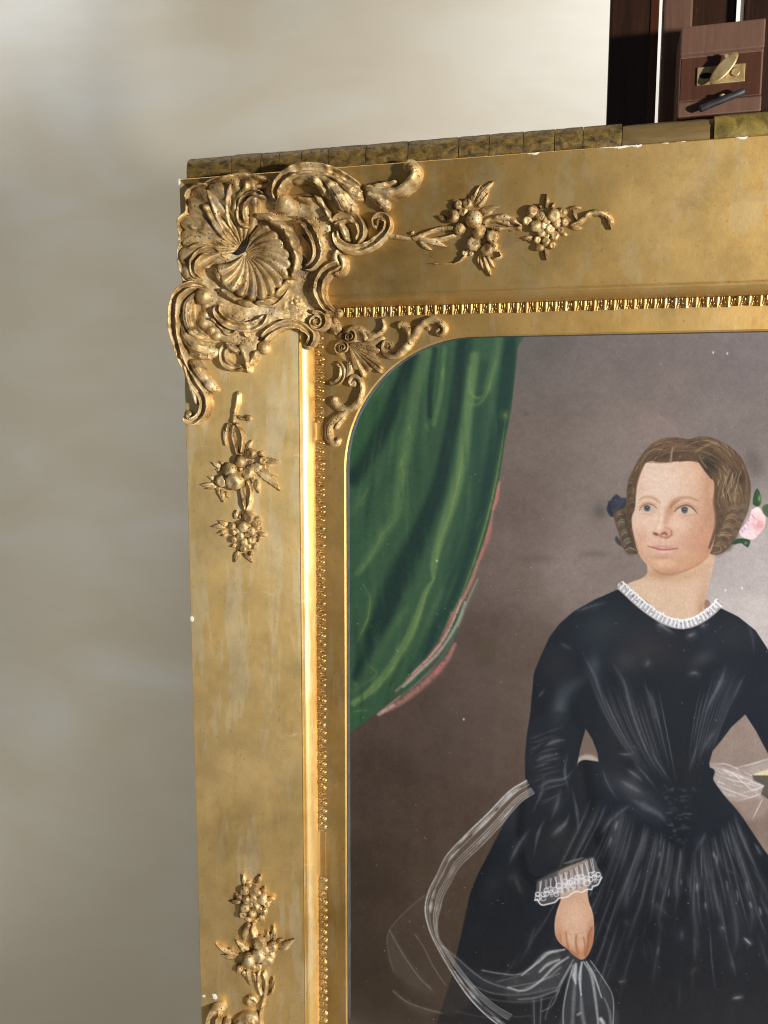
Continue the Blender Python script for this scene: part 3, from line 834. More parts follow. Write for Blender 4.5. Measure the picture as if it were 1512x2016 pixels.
S([(690, 60), (760, 200), (900, 230), (1000, 150), (1040, 80)], 4, 10, 'round', K3, 'fillet')
S([(690, 500), (640, 440), (520, 470), (470, 420), (380, 330)], [3, 5, 5, 5, 3], 11, 'round', K3, 'fillet', wob=.3)
# acanthus down the left edge
Bc(312, 142, 18, K3, hk=.9, sq=.95)
S([(345, 75), (230, 52), (125, 112), (72, 230), (68, 400), (98, 560), (140, 700), (190, 800)], [5, 8, 9.5, 10, 10, 9, 8, 6], [14, 18, 20, 20, 19, 17, 14, 12], 'chan', K3, 'acanthus')
S([(262, 112), (185, 185), (160, 300), (188, 420), (255, 482), (335, 505)], [5, 8, 10, 10, 8, 5], [12, 16, 18, 18, 16, 12], 'leafy', K3, 'acanthus')
S([(135, 260), (128, 370), (165, 490), (255, 575), (360, 602), (432, 585)], [6, 11, 15, 17, 18, 13], [10, 14, 18, 20, 20, 17], 'leafy', K3, 'acanthus')
S([(215, 620), (290, 655), (380, 668)], [4, 7, 4], 12, 'round', K3, 'acanthus')
S([(205, 685), (268, 800), (345, 895), (418, 962)], [9, 12, 11, 7], [14, 16, 15, 11], 'leafy', K3, 'acanthus')
S([(185, 780), (240, 890), (292, 965), (322, 1045), (305, 1135), (245, 1200), (185, 1205), (160, 1150)], [8, 10, 10, 10, 10, 9, 8, 7], 15, 'chan', K3, 'acanthus')
S([(150, 720), (195, 880), (240, 990), (258, 1068)], [6, 8, 8, 5], 13, 'round', K3, 'acanthus')
Bc(178, 1150, 9, K3, hk=.9)
Bc(400, 945, 7, K3, hk=.7)
S([(100, 540), (150, 690)], [2, 3.4], 16.5, 'ridge', K3, 'slot', mat=M['side'])
# acanthus along the top edge
Bc(142, 482, 18, K2, hk=1.0, sq=.95)
S([(80, 470), (72, 385), (122, 285), (212, 218), (330, 190), (450, 195), (560, 225), (680, 292), (785, 352)], [6, 9, 10, 10.5, 11, 11, 11, 10, 7], [15, 19, 20, 20, 20, 19, 18, 16, 13], 'chan', K2, 'acanthus')
S([(200, 285), (330, 262), (415, 295), (470, 362), (498, 438)], [6, 10, 12, 12, 8], [14, 18, 20, 19, 15], 'leafy', K2, 'acanthus')
S([(380, 240), (470, 272), (545, 340), (605, 425), (645, 505), (672, 568)], [7, 12, 16, 19, 21, 15], [12, 17, 20, 22, 22, 18], 'leafy', K2, 'acanthus')
S([(690, 480), (715, 520), (712, 565)], [5, 8, 5], 12, 'round', K2, 'acanthus')
S([(540, 228), (650, 320), (735, 385), (808, 425)], [7, 13, 14, 8], [12, 16, 17, 13], 'leafy', K2, 'acanthus')
Bc(742, 345, 9, K2, hk=1.2)
S([(828, 340), (900, 365), (1000, 385), (1100, 372), (1180, 322), (1232, 250), (1232, 185), (1185, 158)], [8, 11, 12, 11, 11, 13, 13, 11], [13, 16, 17, 17, 17, 18, 18, 15], 'round', K2, 'acanthus')
Bc(1205, 165, 14, K2, hk=.9)
S([(835, 385), (915, 430), (972, 478), (1000, 518)], [6, 10, 12, 10], 14, 'leafy', K2, 'acanthus')
Bc(995, 505, 10, K2, hk=.9)
S([(890, 335), (1000, 322), (1095, 290)], [5, 8, 5], 15, 'leafy', K2, 'acanthus')
S([(395, 415), (450, 470), (500, 560), (540, 645)], [5, 7, 7, 5], 15, 'round', K2, 'fillet', wob=.4)
S([(250, 430), (330, 450), (400, 430)], [4, 8, 5], 13, 'round', K2, 'fillet')
S([(548, 650), (600, 608), (690, 592), (770, 645), (788, 740), (750, 815)], [6, 10, 10, 9, 8, 6], 13, 'chan', K2)
S([(600, 640), (640, 715), (672, 805)], [6, 8, 6], 14, 'round', K2)
S([(568, 715), (582, 790), (642, 850), (740, 868), (850, 838), (945, 772), (1005, 700), (1008, 622), (952, 590), (908, 622), (912, 676), (938, 690)],
  [6, 8, 9, 9, 8.5, 8, 8, 8, 8, 7, 6, 5], 12, 'chan', K2)
S([(590, 870), (570, 940), (600, 1000), (640, 1050)], [5, 9, 9, 6], 12, 'round', K2, 'leaf')

# ---- fruit sprays
def spray(K, scale, stems, fruits, leaves, hs=5.0):
    root = None
    for i, (pts, r) in enumerate(stems):
        v, f = sweep_data(K(pts), r, hs, 'round', seed=i + 40, wob=.25, sink=.002, lift=.001)
        o = fix_normals(mesh_obj('stem' if root else 'fruit_spray', v, f, M['spray'], root or frame)); root = root or o
    for x, y, r, kd in fruits:
        (px, py), = K([(x, y)]); ball('fruit', px, py, r, root, kd, hk=.75 if r > 9 else .95, sq=.95)
    for a, b, w in leaves:
        (p0, p1) = K([a, b]); leaf(p0, p1, w, root, M['spray'], notch=.22 if w > 9.5 else 0, h=4.5 + w * .22)
    return root
b_, p_, g_ = 'berry', 'plum', 'gourd'
sp_top = spray(K5, 3.024,
    [([(62, 398), (140, 412), (220, 420), (300, 388), (380, 362), (470, 358)], [5, 4.5, 4.5, 4, 4.5, 5]), ([(215, 418), (320, 430), (400, 420), (475, 398)], 4),
     ([(205, 400), (225, 380)], 2.4), ([(630, 330), (700, 300), (780, 295), (872, 350)], [6, 6, 6, 4]), ([(640, 345), (740, 362), (872, 358)], 4.5),
     ([(660, 312), (720, 318), (800, 332)], 4), ([(1150, 345), (1212, 320), (1262, 278), (1330, 266), (1382, 292), (1402, 345)], [4, 7, 7, 7, 8, 8]),
     ([(735, 500), (745, 530), (700, 545)], 1.8), ([(540, 520), (470, 570), (340, 572)], [1.4, 1.0, .7])],
    [(580, 305, 18, p_), (505, 365, 13, p_), (460, 290, 13, b_), (545, 215, 11, g_), (492, 222, 9, b_), (520, 262, 10, b_), (620, 385, 15, p_), (692, 410, 15, g_), (583, 452, 15, g_), (660, 488, 14, g_),
     (700, 470, 10, b_), (528, 510, 6, b_), (568, 512, 5, b_),
     (930, 260, 12, b_), (900, 315, 10, b_), (976, 286, 11, b_), (950, 342, 13, p_), (1060, 285, 13, b_), (1112, 268, 10, b_), (1080, 330, 11, p_), (1125, 325, 9, b_), (1035, 365, 11, b_),
     (985, 385, 9, b_), (1015, 405, 7, b_), (1065, 405, 10, b_), (960, 430, 8, b_), (1012, 440, 9, b_), (976, 478, 9, p_), (1050, 462, 8, b_), (1020, 310, 10, b_), (1000, 345, 9, b_), (1100, 370, 7, b_)],
    [((595, 215), (706, 78), 12), ((578, 205), (622, 105), 6), ((610, 235), (670, 150), 8), ((625, 262), (742, 232), 9), ((640, 285), (700, 262), 6), ((505, 205), (448, 192), 6), ((470, 245), (450, 215), 5), ((425, 308), (368, 285), 8),
     ((575, 200), (575, 155), 4), ((640, 525), (686, 648), 7.5), ((618, 535), (642, 612), 5), ((660, 520), (704, 596), 5.5), ((610, 525), (615, 580), 4), ((540, 490), (520, 548), 5), ((260, 435), (340, 494), 6), ((300, 440), (424, 474), 7),
     ((700, 480), (742, 500), 6), ((1010, 245), (1016, 155), 8), ((985, 248), (965, 215), 5.5), ((1045, 248), (1062, 208), 5.5), ((1005, 475), (1015, 553), 7), ((1035, 465), (1058, 485), 5), ((935, 415), (868, 418), 6.5), ((940, 425), (900, 436), 5),
     ((1100, 375), (1146, 408), 6), ((1150, 245), (1230, 242), 5.5), ((1200, 315), (1172, 252), 6.5), ((1160, 352), (1242, 362), 7), ((1330, 270), (1390, 270), 5), ((1370, 290), (1400, 370), 7)])
sp_up = spray(K7, 5.04,
    [([(502, 155), (490, 260), (462, 370), (452, 475)], [4, 5, 5.5, 6]), ([(478, 470), (520, 540), (541, 625), (525, 775)], 3.8), ([(450, 480), (440, 590), (468, 700), (490, 795)], 3.8),
     ([(488, 390), (535, 425), (585, 430)], [2.5, 3.5, 4]), ([(440, 480), (400, 480), (385, 560)], 2.4), ([(545, 1020), (530, 1150), (550, 1260), (575, 1345)], [4.5, 4.5, 4, 3]), ([(590, 1030), (622, 1140), (612, 1260), (580, 1345)], 4.2)],
    [(603, 420, 7, b_), (528, 850, 14, p_), (600, 958, 14, g_), (412, 935, 16, p_), (462, 1042, 21, g_), (480, 1000, 14, g_), (337, 1045, 13, b_), (632, 775, 12, g_), (742, 838, 9, b_), (625, 865, 5.5, b_), (690, 905, 10, b_), (650, 900, 8, b_), (755, 900, 6, b_),
     (300, 1120, 5, b_), (545, 930, 10, b_), (650, 1010, 6, b_),
     (610, 1402, 14, g_), (560, 1492, 13, p_), (672, 1440, 12, p_), (640, 1540, 11, p_), (520, 1588, 9, b_), (562, 1650, 10, b_), (632, 1632, 9, b_), (455, 1625, 8, b_), (462, 1550, 7, b_), (595, 1572, 7, b_), (652, 1690, 8, b_), (550, 1712, 9, g_),
     (492, 1530, 7, b_), (600, 1500, 8, b_), (690, 1500, 8, b_), (600, 1690, 8, b_), (440, 1490, 8, b_)],
    [((588, 745), (640, 635), 7), ((540, 760), (540, 700), 4), ((760, 830), (922, 852), 9.8), ((720, 870), (860, 880), 7), ((690, 950), (917, 1142), 12), ((720, 930), (890, 1000), 7), ((690, 775), (755, 745), 6), ((700, 800), (770, 770), 5), ((335, 905), (238, 855), 7),
     ((370, 885), (318, 845), 6), ((340, 930), (275, 930), 4.5), ((265, 1072), (125, 1078), 8), ((270, 1035), (200, 998), 6), ((290, 1100), (182, 1124), 6), ((330, 1130), (352, 1256), 9), ((310, 1130), (310, 1190), 5), ((370, 1150), (410, 1215), 6), ((688, 1030), (708, 1166), 8),
     ((640, 1000), (640, 1068), 5), ((385, 480), (372, 694), 7.5), ((472, 1420), (486, 1332), 7), ((510, 1420), (530, 1375), 5), ((405, 1478), (306, 1436), 8), ((365, 1500), (236, 1500), 7.5), ((380, 1540), (300, 1565), 6), ((390, 1570), (330, 1590), 5), ((480, 1680), (426, 1700), 6),
     ((512, 1730), (468, 1852), 7.5), ((550, 1765), (642, 1856), 6.5), ((600, 1750), (652, 1770), 6), ((690, 1560), (798, 1584), 7), ((690, 1600), (745, 1612), 6), ((690, 1630), (710, 1645), 5), ((720, 1530), (725, 1490), 4)])
sp_low = spray(K8, 4.725,
    [([(528, 790), (478, 870), (472, 965)], [4, 8, 6]), ([(570, 775), (548, 850), (572, 930), (548, 1005)], [4, 4.5, 5, 5]), ([(610, 1240), (604, 1350), (640, 1465)], 3.8), ([(650, 1240), (682, 1350), (662, 1480), (632, 1600), (620, 1729), (612, 1830)], [4, 4, 4.5, 4.5, 5, 5]),
     ([(602, 1535), (562, 1490), (512, 1500), (522, 1565)], [4, 6, 7, 5]), ([(690, 1460), (730, 1440), (745, 1380)], 3)],
    [(480, 490, 11, p_), (560, 485, 11, b_), (495, 570, 10, b_), (566, 560, 10, b_), (642, 562, 12, b_), (582, 630, 10, b_), (487, 650, 12, p_), (545, 702, 11, p_), (460, 712, 9, b_), (660, 682, 9, g_), (430, 552, 7, b_), (685, 610, 8, b_), (530, 610, 8, b_), (620, 660, 7, b_), (600, 510, 8, b_), (520, 440, 7, b_),
     (622, 975, 15, g_), (610, 1085, 16, g_), (692, 1128, 15, g_), (512, 1130, 17, p_), (742, 1010, 12, g_), (712, 1080, 13, g_), (660, 1030, 12, b_), (610, 1190, 8, b_), (430, 1215, 8, b_), (560, 1190, 8, b_)],
    [((475, 440), (462, 342), 6), ((545, 420), (485, 405), 6), ((575, 420), (632, 340), 8), ((640, 510), (668, 448), 7), ((690, 565), (768, 572), 5.5), ((690, 590), (730, 600), 5), ((445, 598), (338, 592), 8), ((420, 540), (395, 515), 5), ((480, 740), (545, 782), 7), ((620, 715), (662, 786), 8), ((590, 740), (610, 770), 5),
     ((525, 1040), (396, 945), 8.5), ((480, 1060), (430, 1010), 6), ((430, 1090), (212, 986), 8.5), ((400, 1105), (266, 1088), 7), ((380, 1060), (330, 1025), 6), ((695, 970), (690, 855), 7.5), ((760, 960), (748, 816), 8), ((780, 1010), (950, 938), 9.8), ((800, 1030), (905, 1010), 7), ((770, 1000), (850, 935), 7), ((720, 940), (725, 880), 5),
     ((500, 1230), (530, 1368), 8), ((470, 1230), (480, 1300), 6), ((560, 1250), (572, 1350), 6.5), ((440, 1200), (398, 1200), 7), ((440, 1220), (410, 1255), 6), ((715, 1420), (748, 1292), 7)])

# ---- ornament of the slip's corner
slip_o = plate('slip_ornament', K4([(250, 520), (330, 470), (430, 450), (520, 520), (600, 580), (590, 680), (600, 770), (560, 850), (470, 880), (390, 850), (330, 780), (250, 730), (215, 640)]), 3.2, 9, frame, M['spray'], at_slip, relief=.5)
def Q(pts, r, h, sect='round', name='scroll'):
    return sweep(name, K4(pts), r, h, sect, parent=slip_o, mat=M['spray'], surf=at_slip, sink=.002)
def Qb(x, y, r, hk=.9): (px, py), = K4([(x, y)]); return ball('knob', px, py, r, slip_o, 'berry', surf=at_slip, hk=hk)
fan('shell', K4([(335, 590)])[0], K4([(560, 560), (600, 610), (655, 650), (605, 715), (645, 770), (668, 880), (560, 850), (478, 925), (430, 850), (385, 865)]), 8, 7, 6, 2.6, slip_o, M['spray'], at_slip, belly=2)
Q(spiral(352, 520, 11 * 5.04, 3 * 5.04, -2.6, 1.3), [4, 4, 3.4, 3], 9, 'chan'); Qb(352, 520, 4.5, 1.4)
Q(spiral(280, 628, 13 * 5.04, 3 * 5.04, 1.8, 1.35), [4.5, 4.5, 4, 3], 9, 'chan'); Qb(284, 626, 5, 1.4)
Q([(300, 500), (340, 452), (420, 438), (485, 478), (500, 572)], [4, 6, 7.5, 7.5, 5], 9, 'leafy', 'leaf')
Q([(480, 455), (560, 510), (640, 480), (684, 420), (668, 335)], [5, 7.5, 6, 4.5, 2.4], 7, 'leafy', 'leaf')
Q([(500, 545), (590, 568), (695, 520)], [5, 8, 4], 6.5, 'leafy', 'leaf')
Q([(590, 650), (645, 650)], [5, 4], 7); Qb(625, 655, 5)
Q([(752, 650), (745, 585), (695, 566), (668, 620), (688, 690), (770, 712), (850, 672), (930, 580), (1000, 462), (1062, 388), (1150, 350), (1242, 380), (1284, 440), (1255, 492), (1218, 470)],
  [3, 4, 4.5, 5, 5.5, 6.5, 8, 9.5, 9.5, 7.5, 7.5, 7.5, 7, 6, 5], [6, 7, 8, 8, 8, 8, 8, 8, 8, 9, 10, 10, 9, 8, 7], 'leafy')
Qb(712, 605, 6.5, 1.0); Qb(1232, 470, 8.5, .8); Qb(1128, 440, 4)
Q([(940, 610), (936, 500), (892, 412), (842, 398), (832, 442)], [6, 8.5, 8, 6, 4.5], 8, 'leafy', 'leaf')
Q([(225, 768), (275, 835), (268, 925), (205, 982), (138, 970)], [4, 6, 6.5, 5, 3], 7, 'chan')
Q([(335, 755), (352, 850), (305, 930)], [7, 8.5, 5], 7, 'leafy', 'leaf')
Q([(375, 1015), (340, 970), (370, 912), (432, 932), (464, 1020), (442, 1120), (392, 1198), (300, 1240), (222, 1205), (188, 1145), (222, 1122)],
  [3, 4, 4.5, 5, 5, 5.5, 7.5, 8.5, 8, 6.5, 4.5], 8, 'leafy')
Qb(388, 985, 6.5, 1.0); Qb(205, 1142, 6, .9)
Q([(345, 1225), (255, 1298), (170, 1362), (132, 1450), (152, 1545), (212, 1572), (232, 1518)], [5, 8, 8.5, 8, 8, 7, 5], 8, 'leafy', 'leaf')
Q([(295, 1310), (232, 1382), (202, 1440)], [4, 4.5, 4], 6)
Q([(150, 380), (205, 430), (255, 480)], [9, 12, 6], 9, 'leafy', 'leaf'); Qb(262, 512, 6, .9)
Q([(180, 330), (215, 420), (190, 500)], [5, 8, 5], 8, 'leafy', 'leaf')

# ---- the frame's other corners and sprays: mirrored copies of the same casts
def mirrored(root, fx, fz):
    r = root.copy(); col.objects.link(r)
    r.scale = (-1 if fx else 1, 1, -1 if fz else 1)
    r.location = (0, 0, FH if fz else 0)       # frame origin: bottom centre
    for ch in root.children:
        c = ch.copy(); col.objects.link(c); c.parent = r
    return r
low = mirrored(corner, False, True); mirrored(corner, True, False); mirrored(corner, True, True)
mirrored(slip_o, True, False); mirrored(slip_o, False, True); mirrored(slip_o, True, True)
mirrored(sp_top, True, False); mirrored(sp_up, True, False); mirrored(sp_low, True, False)

# tips of the lower corner's acanthus that reach into the picture
def low_tip(pts, r_, h, sect):
    v, f = sweep_data(K8(pts), r_, h, sect, seed=len(pts))
    o = mesh_obj('acanthus', v, f, M['orn'], frame); fix_normals(o)
    o.name = 'scroll'; return o
low_tip([(300, 1600), (245, 1598), (200, 1630), (185, 1700), (195, 1790), (240, 1880), (330, 1960), (420, 2060)], [5, 10, 13, 14, 14, 14, 13, 12], [9, 14, 16, 16, 16, 16, 16, 16], 'chan')
low_tip([(585, 1745), (545, 1698), (480, 1702), (430, 1750), (420, 1830), (400, 1920), (370, 2000)], [7, 13, 15, 15, 14, 14, 12], 15, 'leafy')
low_tip([(330, 1690), (305, 1730), (300, 1800), (320, 1880), (350, 1960)], [6, 10, 11, 11, 9], 12, 'leafy')

# ------------------------------------------------------------------ the painting: pigment on one flat sheet under the glass
def axis(segs):
    out = []
    for a, b, s in segs: out.append(np.arange(a, b, s))
    return np.concatenate(out + [[segs[-1][1]]])
GX = axis([(668, 1030, 1.75), (1030, 1195, 1.4), (1195, 1516, 1.1), (1516, 1600, 3), (1600, 2010, 8)])
GY = axis([(640, 850, 1.75), (850, 1245, 1.1), (1245, 1660, 1.6), (1660, 1920, 1.3), (1920, 2030, 1.7), (2030, 2560, 8)])
XX, YY = np.meshgrid(GX, GY)
IMG = np.zeros(XX.shape + (3,))
def C8(*c): return np.array(c, float) / 255.0
CLIP = [None]
def region(x0, y0, x1, y1):
    i0, i1 = np.searchsorted(GX, [x0, x1]); j0, j1 = np.searchsorted(GY, [y0, y1])
    return slice(max(j0 - 1, 0), j1 + 1), slice(max(i0 - 1, 0), i1 + 1)
def blend(sl, a, c):
    if CLIP[0] is not None: a = a * CLIP[0][sl]
    IMG[sl] = IMG[sl] * (1 - a[..., None]) + np.asarray(c) * a[..., None]
def sstep(e0, e1, x):
    t = np.clip((x - e0) / (e1 - e0), 0, 1); return t * t * (3 - 2 * t)
def poly_mask(pts, soft=1.5, smooth=True):
    P = spline(pts, 5.0, True)[0] if smooth else np.array(pts, float)
    (x0, y0), (x1, y1) = P.min(0) - soft - 2, P.max(0) + soft + 2
    sl = region(x0, y0, x1, y1); X, Y = XX[sl], YY[sl]
    return sl, 1 - sstep(-soft, soft, poly_sdf(P, X, Y))
def poly(pts, c, soft=1.5, alpha=1.0, smooth=True, mott=0.0, seed=0):
    sl, a = poly_mask(pts, soft, smooth)
    if mott: a = a * np.clip(1 - mott + 2 * mott * fbm(XX[sl] * .03, YY[sl] * .03, seed), 0, 1)
    blend(sl, a * alpha, C8(*c))
def full_mask(pts, soft=1.5, smooth=True):
    m_ = np.zeros(XX.shape); sl, a = poly_mask(pts, soft, smooth); m_[sl] = a; return m_
def stroke(pts, w, c, alpha=1.0, soft=None, rough=0.0, seed=0):
    P, U = spline(pts, 4.0)
    w = np.interp(U, np.linspace(0, 1, len(w)), w) if np.ndim(w) else np.full(len(U), float(w))
    al = np.interp(U, np.linspace(0, 1, len(alpha)), alpha) if np.ndim(alpha) else np.full(len(U), float(alpha))
    wm = w.max(); soft_ = soft if soft is not None else .5
    (x0, y0), (x1, y1) = P.min(0) - wm * (1 + soft_) - 3, P.max(0) + wm * (1 + soft_) + 3
    sl = region(x0, y0, x1, y1); X, Y = XX[sl], YY[sl]
    if X.size == 0: return
    A = np.zeros(X.shape)
    # chunked so that long strokes stay cheap
    for i in range(len(P) - 1):
        (ax, ay), (bx, by) = P[i], P[i + 1]
        r = max(w[i], w[i + 1]) * (1 + soft_) + 2
        j0, j1 = np.searchsorted(Y[:, 0], [min(ay, by) - r, max(ay, by) + r]); i0, i1 = np.searchsorted(X[0], [min(ax, bx) - r, max(ax, bx) + r])
        if j1 <= j0 or i1 <= i0: continue
        x, y = X[j0:j1, i0:i1], Y[j0:j1, i0:i1]
        ex, ey = bx - ax, by - ay
        t = np.clip(((x - ax) * ex + (y - ay) * ey) / (ex * ex + ey * ey + 1e-9), 0, 1)
        d = np.hypot(x - ax - ex * t, y - ay - ey * t)
        ww = w[i] + (w[i + 1] - w[i]) * t; aa = al[i] + (al[i + 1] - al[i]) * t
        v = (1 - sstep(ww * (1 - soft_), ww * (1 + soft_) + .35, d)) * aa
        A[j0:j1, i0:i1] = np.maximum(A[j0:j1, i0:i1], v)
    if rough: A = A * np.clip(1 - rough + 2 * rough * (fbm(X * .22, Y * .22, seed + 5)), 0, 1)
    blend(sl, A, C8(*c))
def blob(cx, cy, rx, ry, c, alpha=.5, ang=0.0):
    R = max(rx, ry) * 2.4
    sl = region(cx - R, cy - R, cx + R, cy + R); X, Y = XX[sl] - cx, YY[sl] - cy
    u_ = X * math.cos(ang) + Y * math.sin(ang); v_ = -X * math.sin(ang) + Y * math.cos(ang)
    blend(sl, alpha * np.exp(-(u_ / rx) ** 2 - (v_ / ry) ** 2), C8(*c))
rp = random.Random(77)

# ---- ground: warm grey cloud, browner to the lower left, paler right of the head
keys = [(700, 700, (92, 82, 78)), (1050, 700, (112, 104, 103)), (1250, 700, (117, 106, 106)), (1500, 700, (120, 110, 112)), (1050, 860, (117, 105, 101)), (1240, 850, (128, 116, 113)),
        (1500, 860, (124, 114, 113)), (1010, 1000, (111, 97, 92)), (1180, 1020, (128, 116, 112)), (1490, 1120, (176, 168, 170)), (1130, 1110, (134, 121, 117)), (1470, 1230, (188, 180, 182)),
        (1000, 1130, (112, 97, 92)), (960, 1250, (90, 75, 69)), (1020, 1320, (98, 83, 76)), (850, 1450, (86, 72, 66)), (960, 1480, (92, 77, 70)), (760, 1550, (76, 63, 56)), (900, 1600, (82, 67, 59)), (730, 1750, (70, 58, 50)),
        (900, 1760, (82, 68, 58)), (760, 1950, (64, 54, 46)), (1160, 1480, (116, 99, 92)), (1460, 1450, (140, 123, 117)), (1480, 1600, (128, 110, 103)), (1600, 1300, (180, 170, 170)), (1900, 1600, (110, 95, 90)), (1900, 2300, (70, 60, 55))]
wsum = np.zeros(XX.shape); acc = np.zeros(IMG.shape)
for kx, ky, kc in keys:
    w_ = 1 / (((XX - kx) ** 2 + (YY - ky) ** 2) / 90.0 ** 2 + .25) ** 1.7
    wsum += w_; acc += w_[..., None] * C8(*kc)
IMG[:] = acc / wsum[..., None]
IMG += (0.050 * (fbm(XX * .012, YY * .016, 4, 5) - .5) + 0.030 * (fbm(XX * .05, YY * .05, 9, 3) - .5))[..., None] * np.array([1, .96, .95])
IMG += (0.030 * (fbm(XX * .05, YY * .004, 19, 3) - .5) * (YY > 1400))[..., None]
poly([(1268, 818), (1300, 822), (1338, 862), (1300, 872), (1255, 868)], (142, 122, 120), 9, .45)  # pale glass reflection above the head, painted into the pigment
stroke([(1297, 820), (1322, 838), (1338, 862)], 2, (152, 134, 132), .35, 1)
for x, y, rx, ry, a in ((1170, 1090, 28, 8, .35), (1060, 1100, 30, 7, .3), (1490, 920, 16, 22, .45), (1180, 1000, 22, 24, .35), (1035, 815, 6, 5, .4), (1478, 900, 12, 16, .35), (860, 1408, 26, 10, .25)):
    blob(x, y, rx, ry, (82, 73, 72), a)
poly([(930, 1262), (975, 1258), (978, 1308), (935, 1312)], (84, 72, 58), 3, .5, False)

# ---- green curtain
def KC(L_): return [(680 + x / 2.458, 640 + y / 2.458) for x, y in L_]
cur = KC([(-20, -10), (300, -10), (838, -10), (832, 120), (818, 260), (800, 420), (772, 560), (748, 720), (722, 850), (700, 950), (668, 1080), (630, 1200), (585, 1320), (545, 1430), (480, 1540), (400, 1650), (330, 1730), (240, 1800), (160, 1870), (70, 1940), (10, 1985), (-20, 1995)])
poly(cur, (60, 92, 70), 2.0)
CLIP[0] = full_mask(cur, 2.0)
IMGc = (0.035 * (fbm(XX * .02, YY * .008, 31, 4) - .5))[..., None] * CLIP[0][..., None] * np.array([.9, 1.2, .9]); IMG += IMGc
def cs_(p, w, c, a=.8, soft=.55, rough=.15): stroke(KC(p), np.array(w) / 2.458 if np.ndim(w) else w / 2.458, c, a, soft, rough, seed=len(p) * 7)
DK, DT, MG, HG, YG = (33, 55, 52), (31, 60, 55), (80, 114, 82), (104, 136, 92), (146, 164, 92)
cs_([(330, 120), (245, 350), (150, 560), (40, 740)], [26, 36, 40, 40], DK, .92)
cs_([(30, 900), (120, 800), (220, 620), (300, 520)], 26, MG, .35, 1)
cs_([(150, 380), (60, 560), (20, 640)], 45, (52, 92, 60), .6, 1)
cs_([(565, 60), (535, 350), (500, 560), (445, 800), (365, 1000), (250, 1250), (140, 1500), (60, 1700)], [26, 30, 30, 36, 46, 60, 50, 26], DK, .92)
cs_([(795, 40), (775, 300), (725, 600), (680, 850), (615, 1100), (535, 1300), (440, 1500), (330, 1680)], [34, 36, 38, 40, 44, 46, 40, 24], DT, .9)
cs_([(670, 200), (650, 420), (640, 700), (600, 900), (540, 1100), (500, 1250)], 30, DT, .45, 1)
cs_([(432, 120), (412, 300), (408, 440)], 13, DK, .8)
cs_([(600, 60), (600, 180)], 14, DT, .6, 1)
cs_([(395, 130), (352, 300), (322, 450), (290, 620), (272, 700), (245, 900), (185, 1000), (130, 1100), (60, 1200)], [22, 26, 26, 26, 24, 26, 24, 20, 14], HG, .6, .8)
cs_([(250, 820), (180, 960), (90, 1120)], 30, MG, .35, 1)
cs_([(625, 150), (592, 420), (572, 600), (532, 800), (470, 1000), (428, 1150), (425, 1220)], [22, 24, 27, 27, 24, 16, 8], HG, .8, .6)
cs_([(430, 1225), (385, 1300), (335, 1450), (272, 1570), (202, 1680), (120, 1770), (40, 1830)], [5, 12, 18, 20, 18, 16, 14], HG, .75, .6)
cs_([(300, 1370), (220, 1480), (120, 1640), (40, 1780)], [14, 22, 22, 16], MG, .5, 1)
cs_([(750, 60), (720, 200), (690, 300)], 20, HG, .5, 1)
cs_([(480, 110), (465, 300), (430, 480)], [10, 12, 10], HG, .6, .8)
cs_([(120, 1990), (60, 1900), (20, 1880)], 24, (58, 104, 62), .6, 1)
for p, w, a in (([(582, 420), (576, 560), (545, 760), (500, 930), (455, 1060), (440, 1180), (432, 1228)], 3.4, .6), ([(432, 1228), (388, 1310), (345, 1440), (290, 1560), (215, 1680), (140, 1770), (40, 1832)], 4.5, .75),
                ([(476, 190), (468, 265)], 3, .7), ([(318, 455), (312, 510), (322, 550)], 3, .6), ([(390, 470), (400, 520)], 3, .5), ([(605, 200), (602, 300), (620, 345), (655, 350), (686, 300)], 3.4, .6),
                ([(740, 130), (705, 260), (690, 320), (650, 378), (610, 385), (582, 375)], 3.4, .55), ([(778, 430), (765, 530), (738, 700), (718, 800), (690, 920), (650, 1060), (610, 1180), (560, 1310), (500, 1430), (450, 1530)], 4.2, .8),
                ([(88, 1260), (118, 1320), (108, 1420), (72, 1500), (60, 1530)], 4, .65), ([(100, 1640), (150, 1690), (40, 1770)], 3, .4), ([(230, 960), (180, 1010), (130, 1110), (70, 1200)], 4, .4), ([(300, 600), (270, 670), (285, 740), (240, 860)], 5, .4),
                ([(130, 760), (60, 880)], 4, .35), ([(205, 260), (120, 370)], 6, .25), ([(40, 1870), (110, 1862)], 4, .5), ([(20, 1830), (90, 1790), (170, 1700)], 4, .5), ([(775, 425), (770, 445)], 7, .8)):
    cs_(p, w * 3.2, YG, np.array([0, .34, .34, 0]) * a, 1.0, .4); cs_(p, w * .75, YG, np.array([.2, .75, .6, .15]) * a, .9, .5)
CLIP[0] = None
# loose brushwork along the folds
CLIP[0] = full_mask(cur, 2.0)
for k in range(170):
    t = rp.random(); v = rp.uniform(0, .9); y0_ = rp.uniform(20, 1700)
    def fx(yy): return (60 + 760 * v) * (1 - .55 * (yy / 1900.) ** 2.2) + 40 * math.sin(yy * .004 + v * 6)
    ln = rp.uniform(120, 420)
    cs_([(fx(y0_), y0_), (fx(y0_ + ln * .5), y0_ + ln * .5), (fx(y0_ + ln), y0_ + ln)], rp.uniform(5, 16), [DK, MG, HG, (44, 78, 58)][k % 4], np.array([0, rp.uniform(.12, .3), 0]), 1.0, .5)
CLIP[0] = None
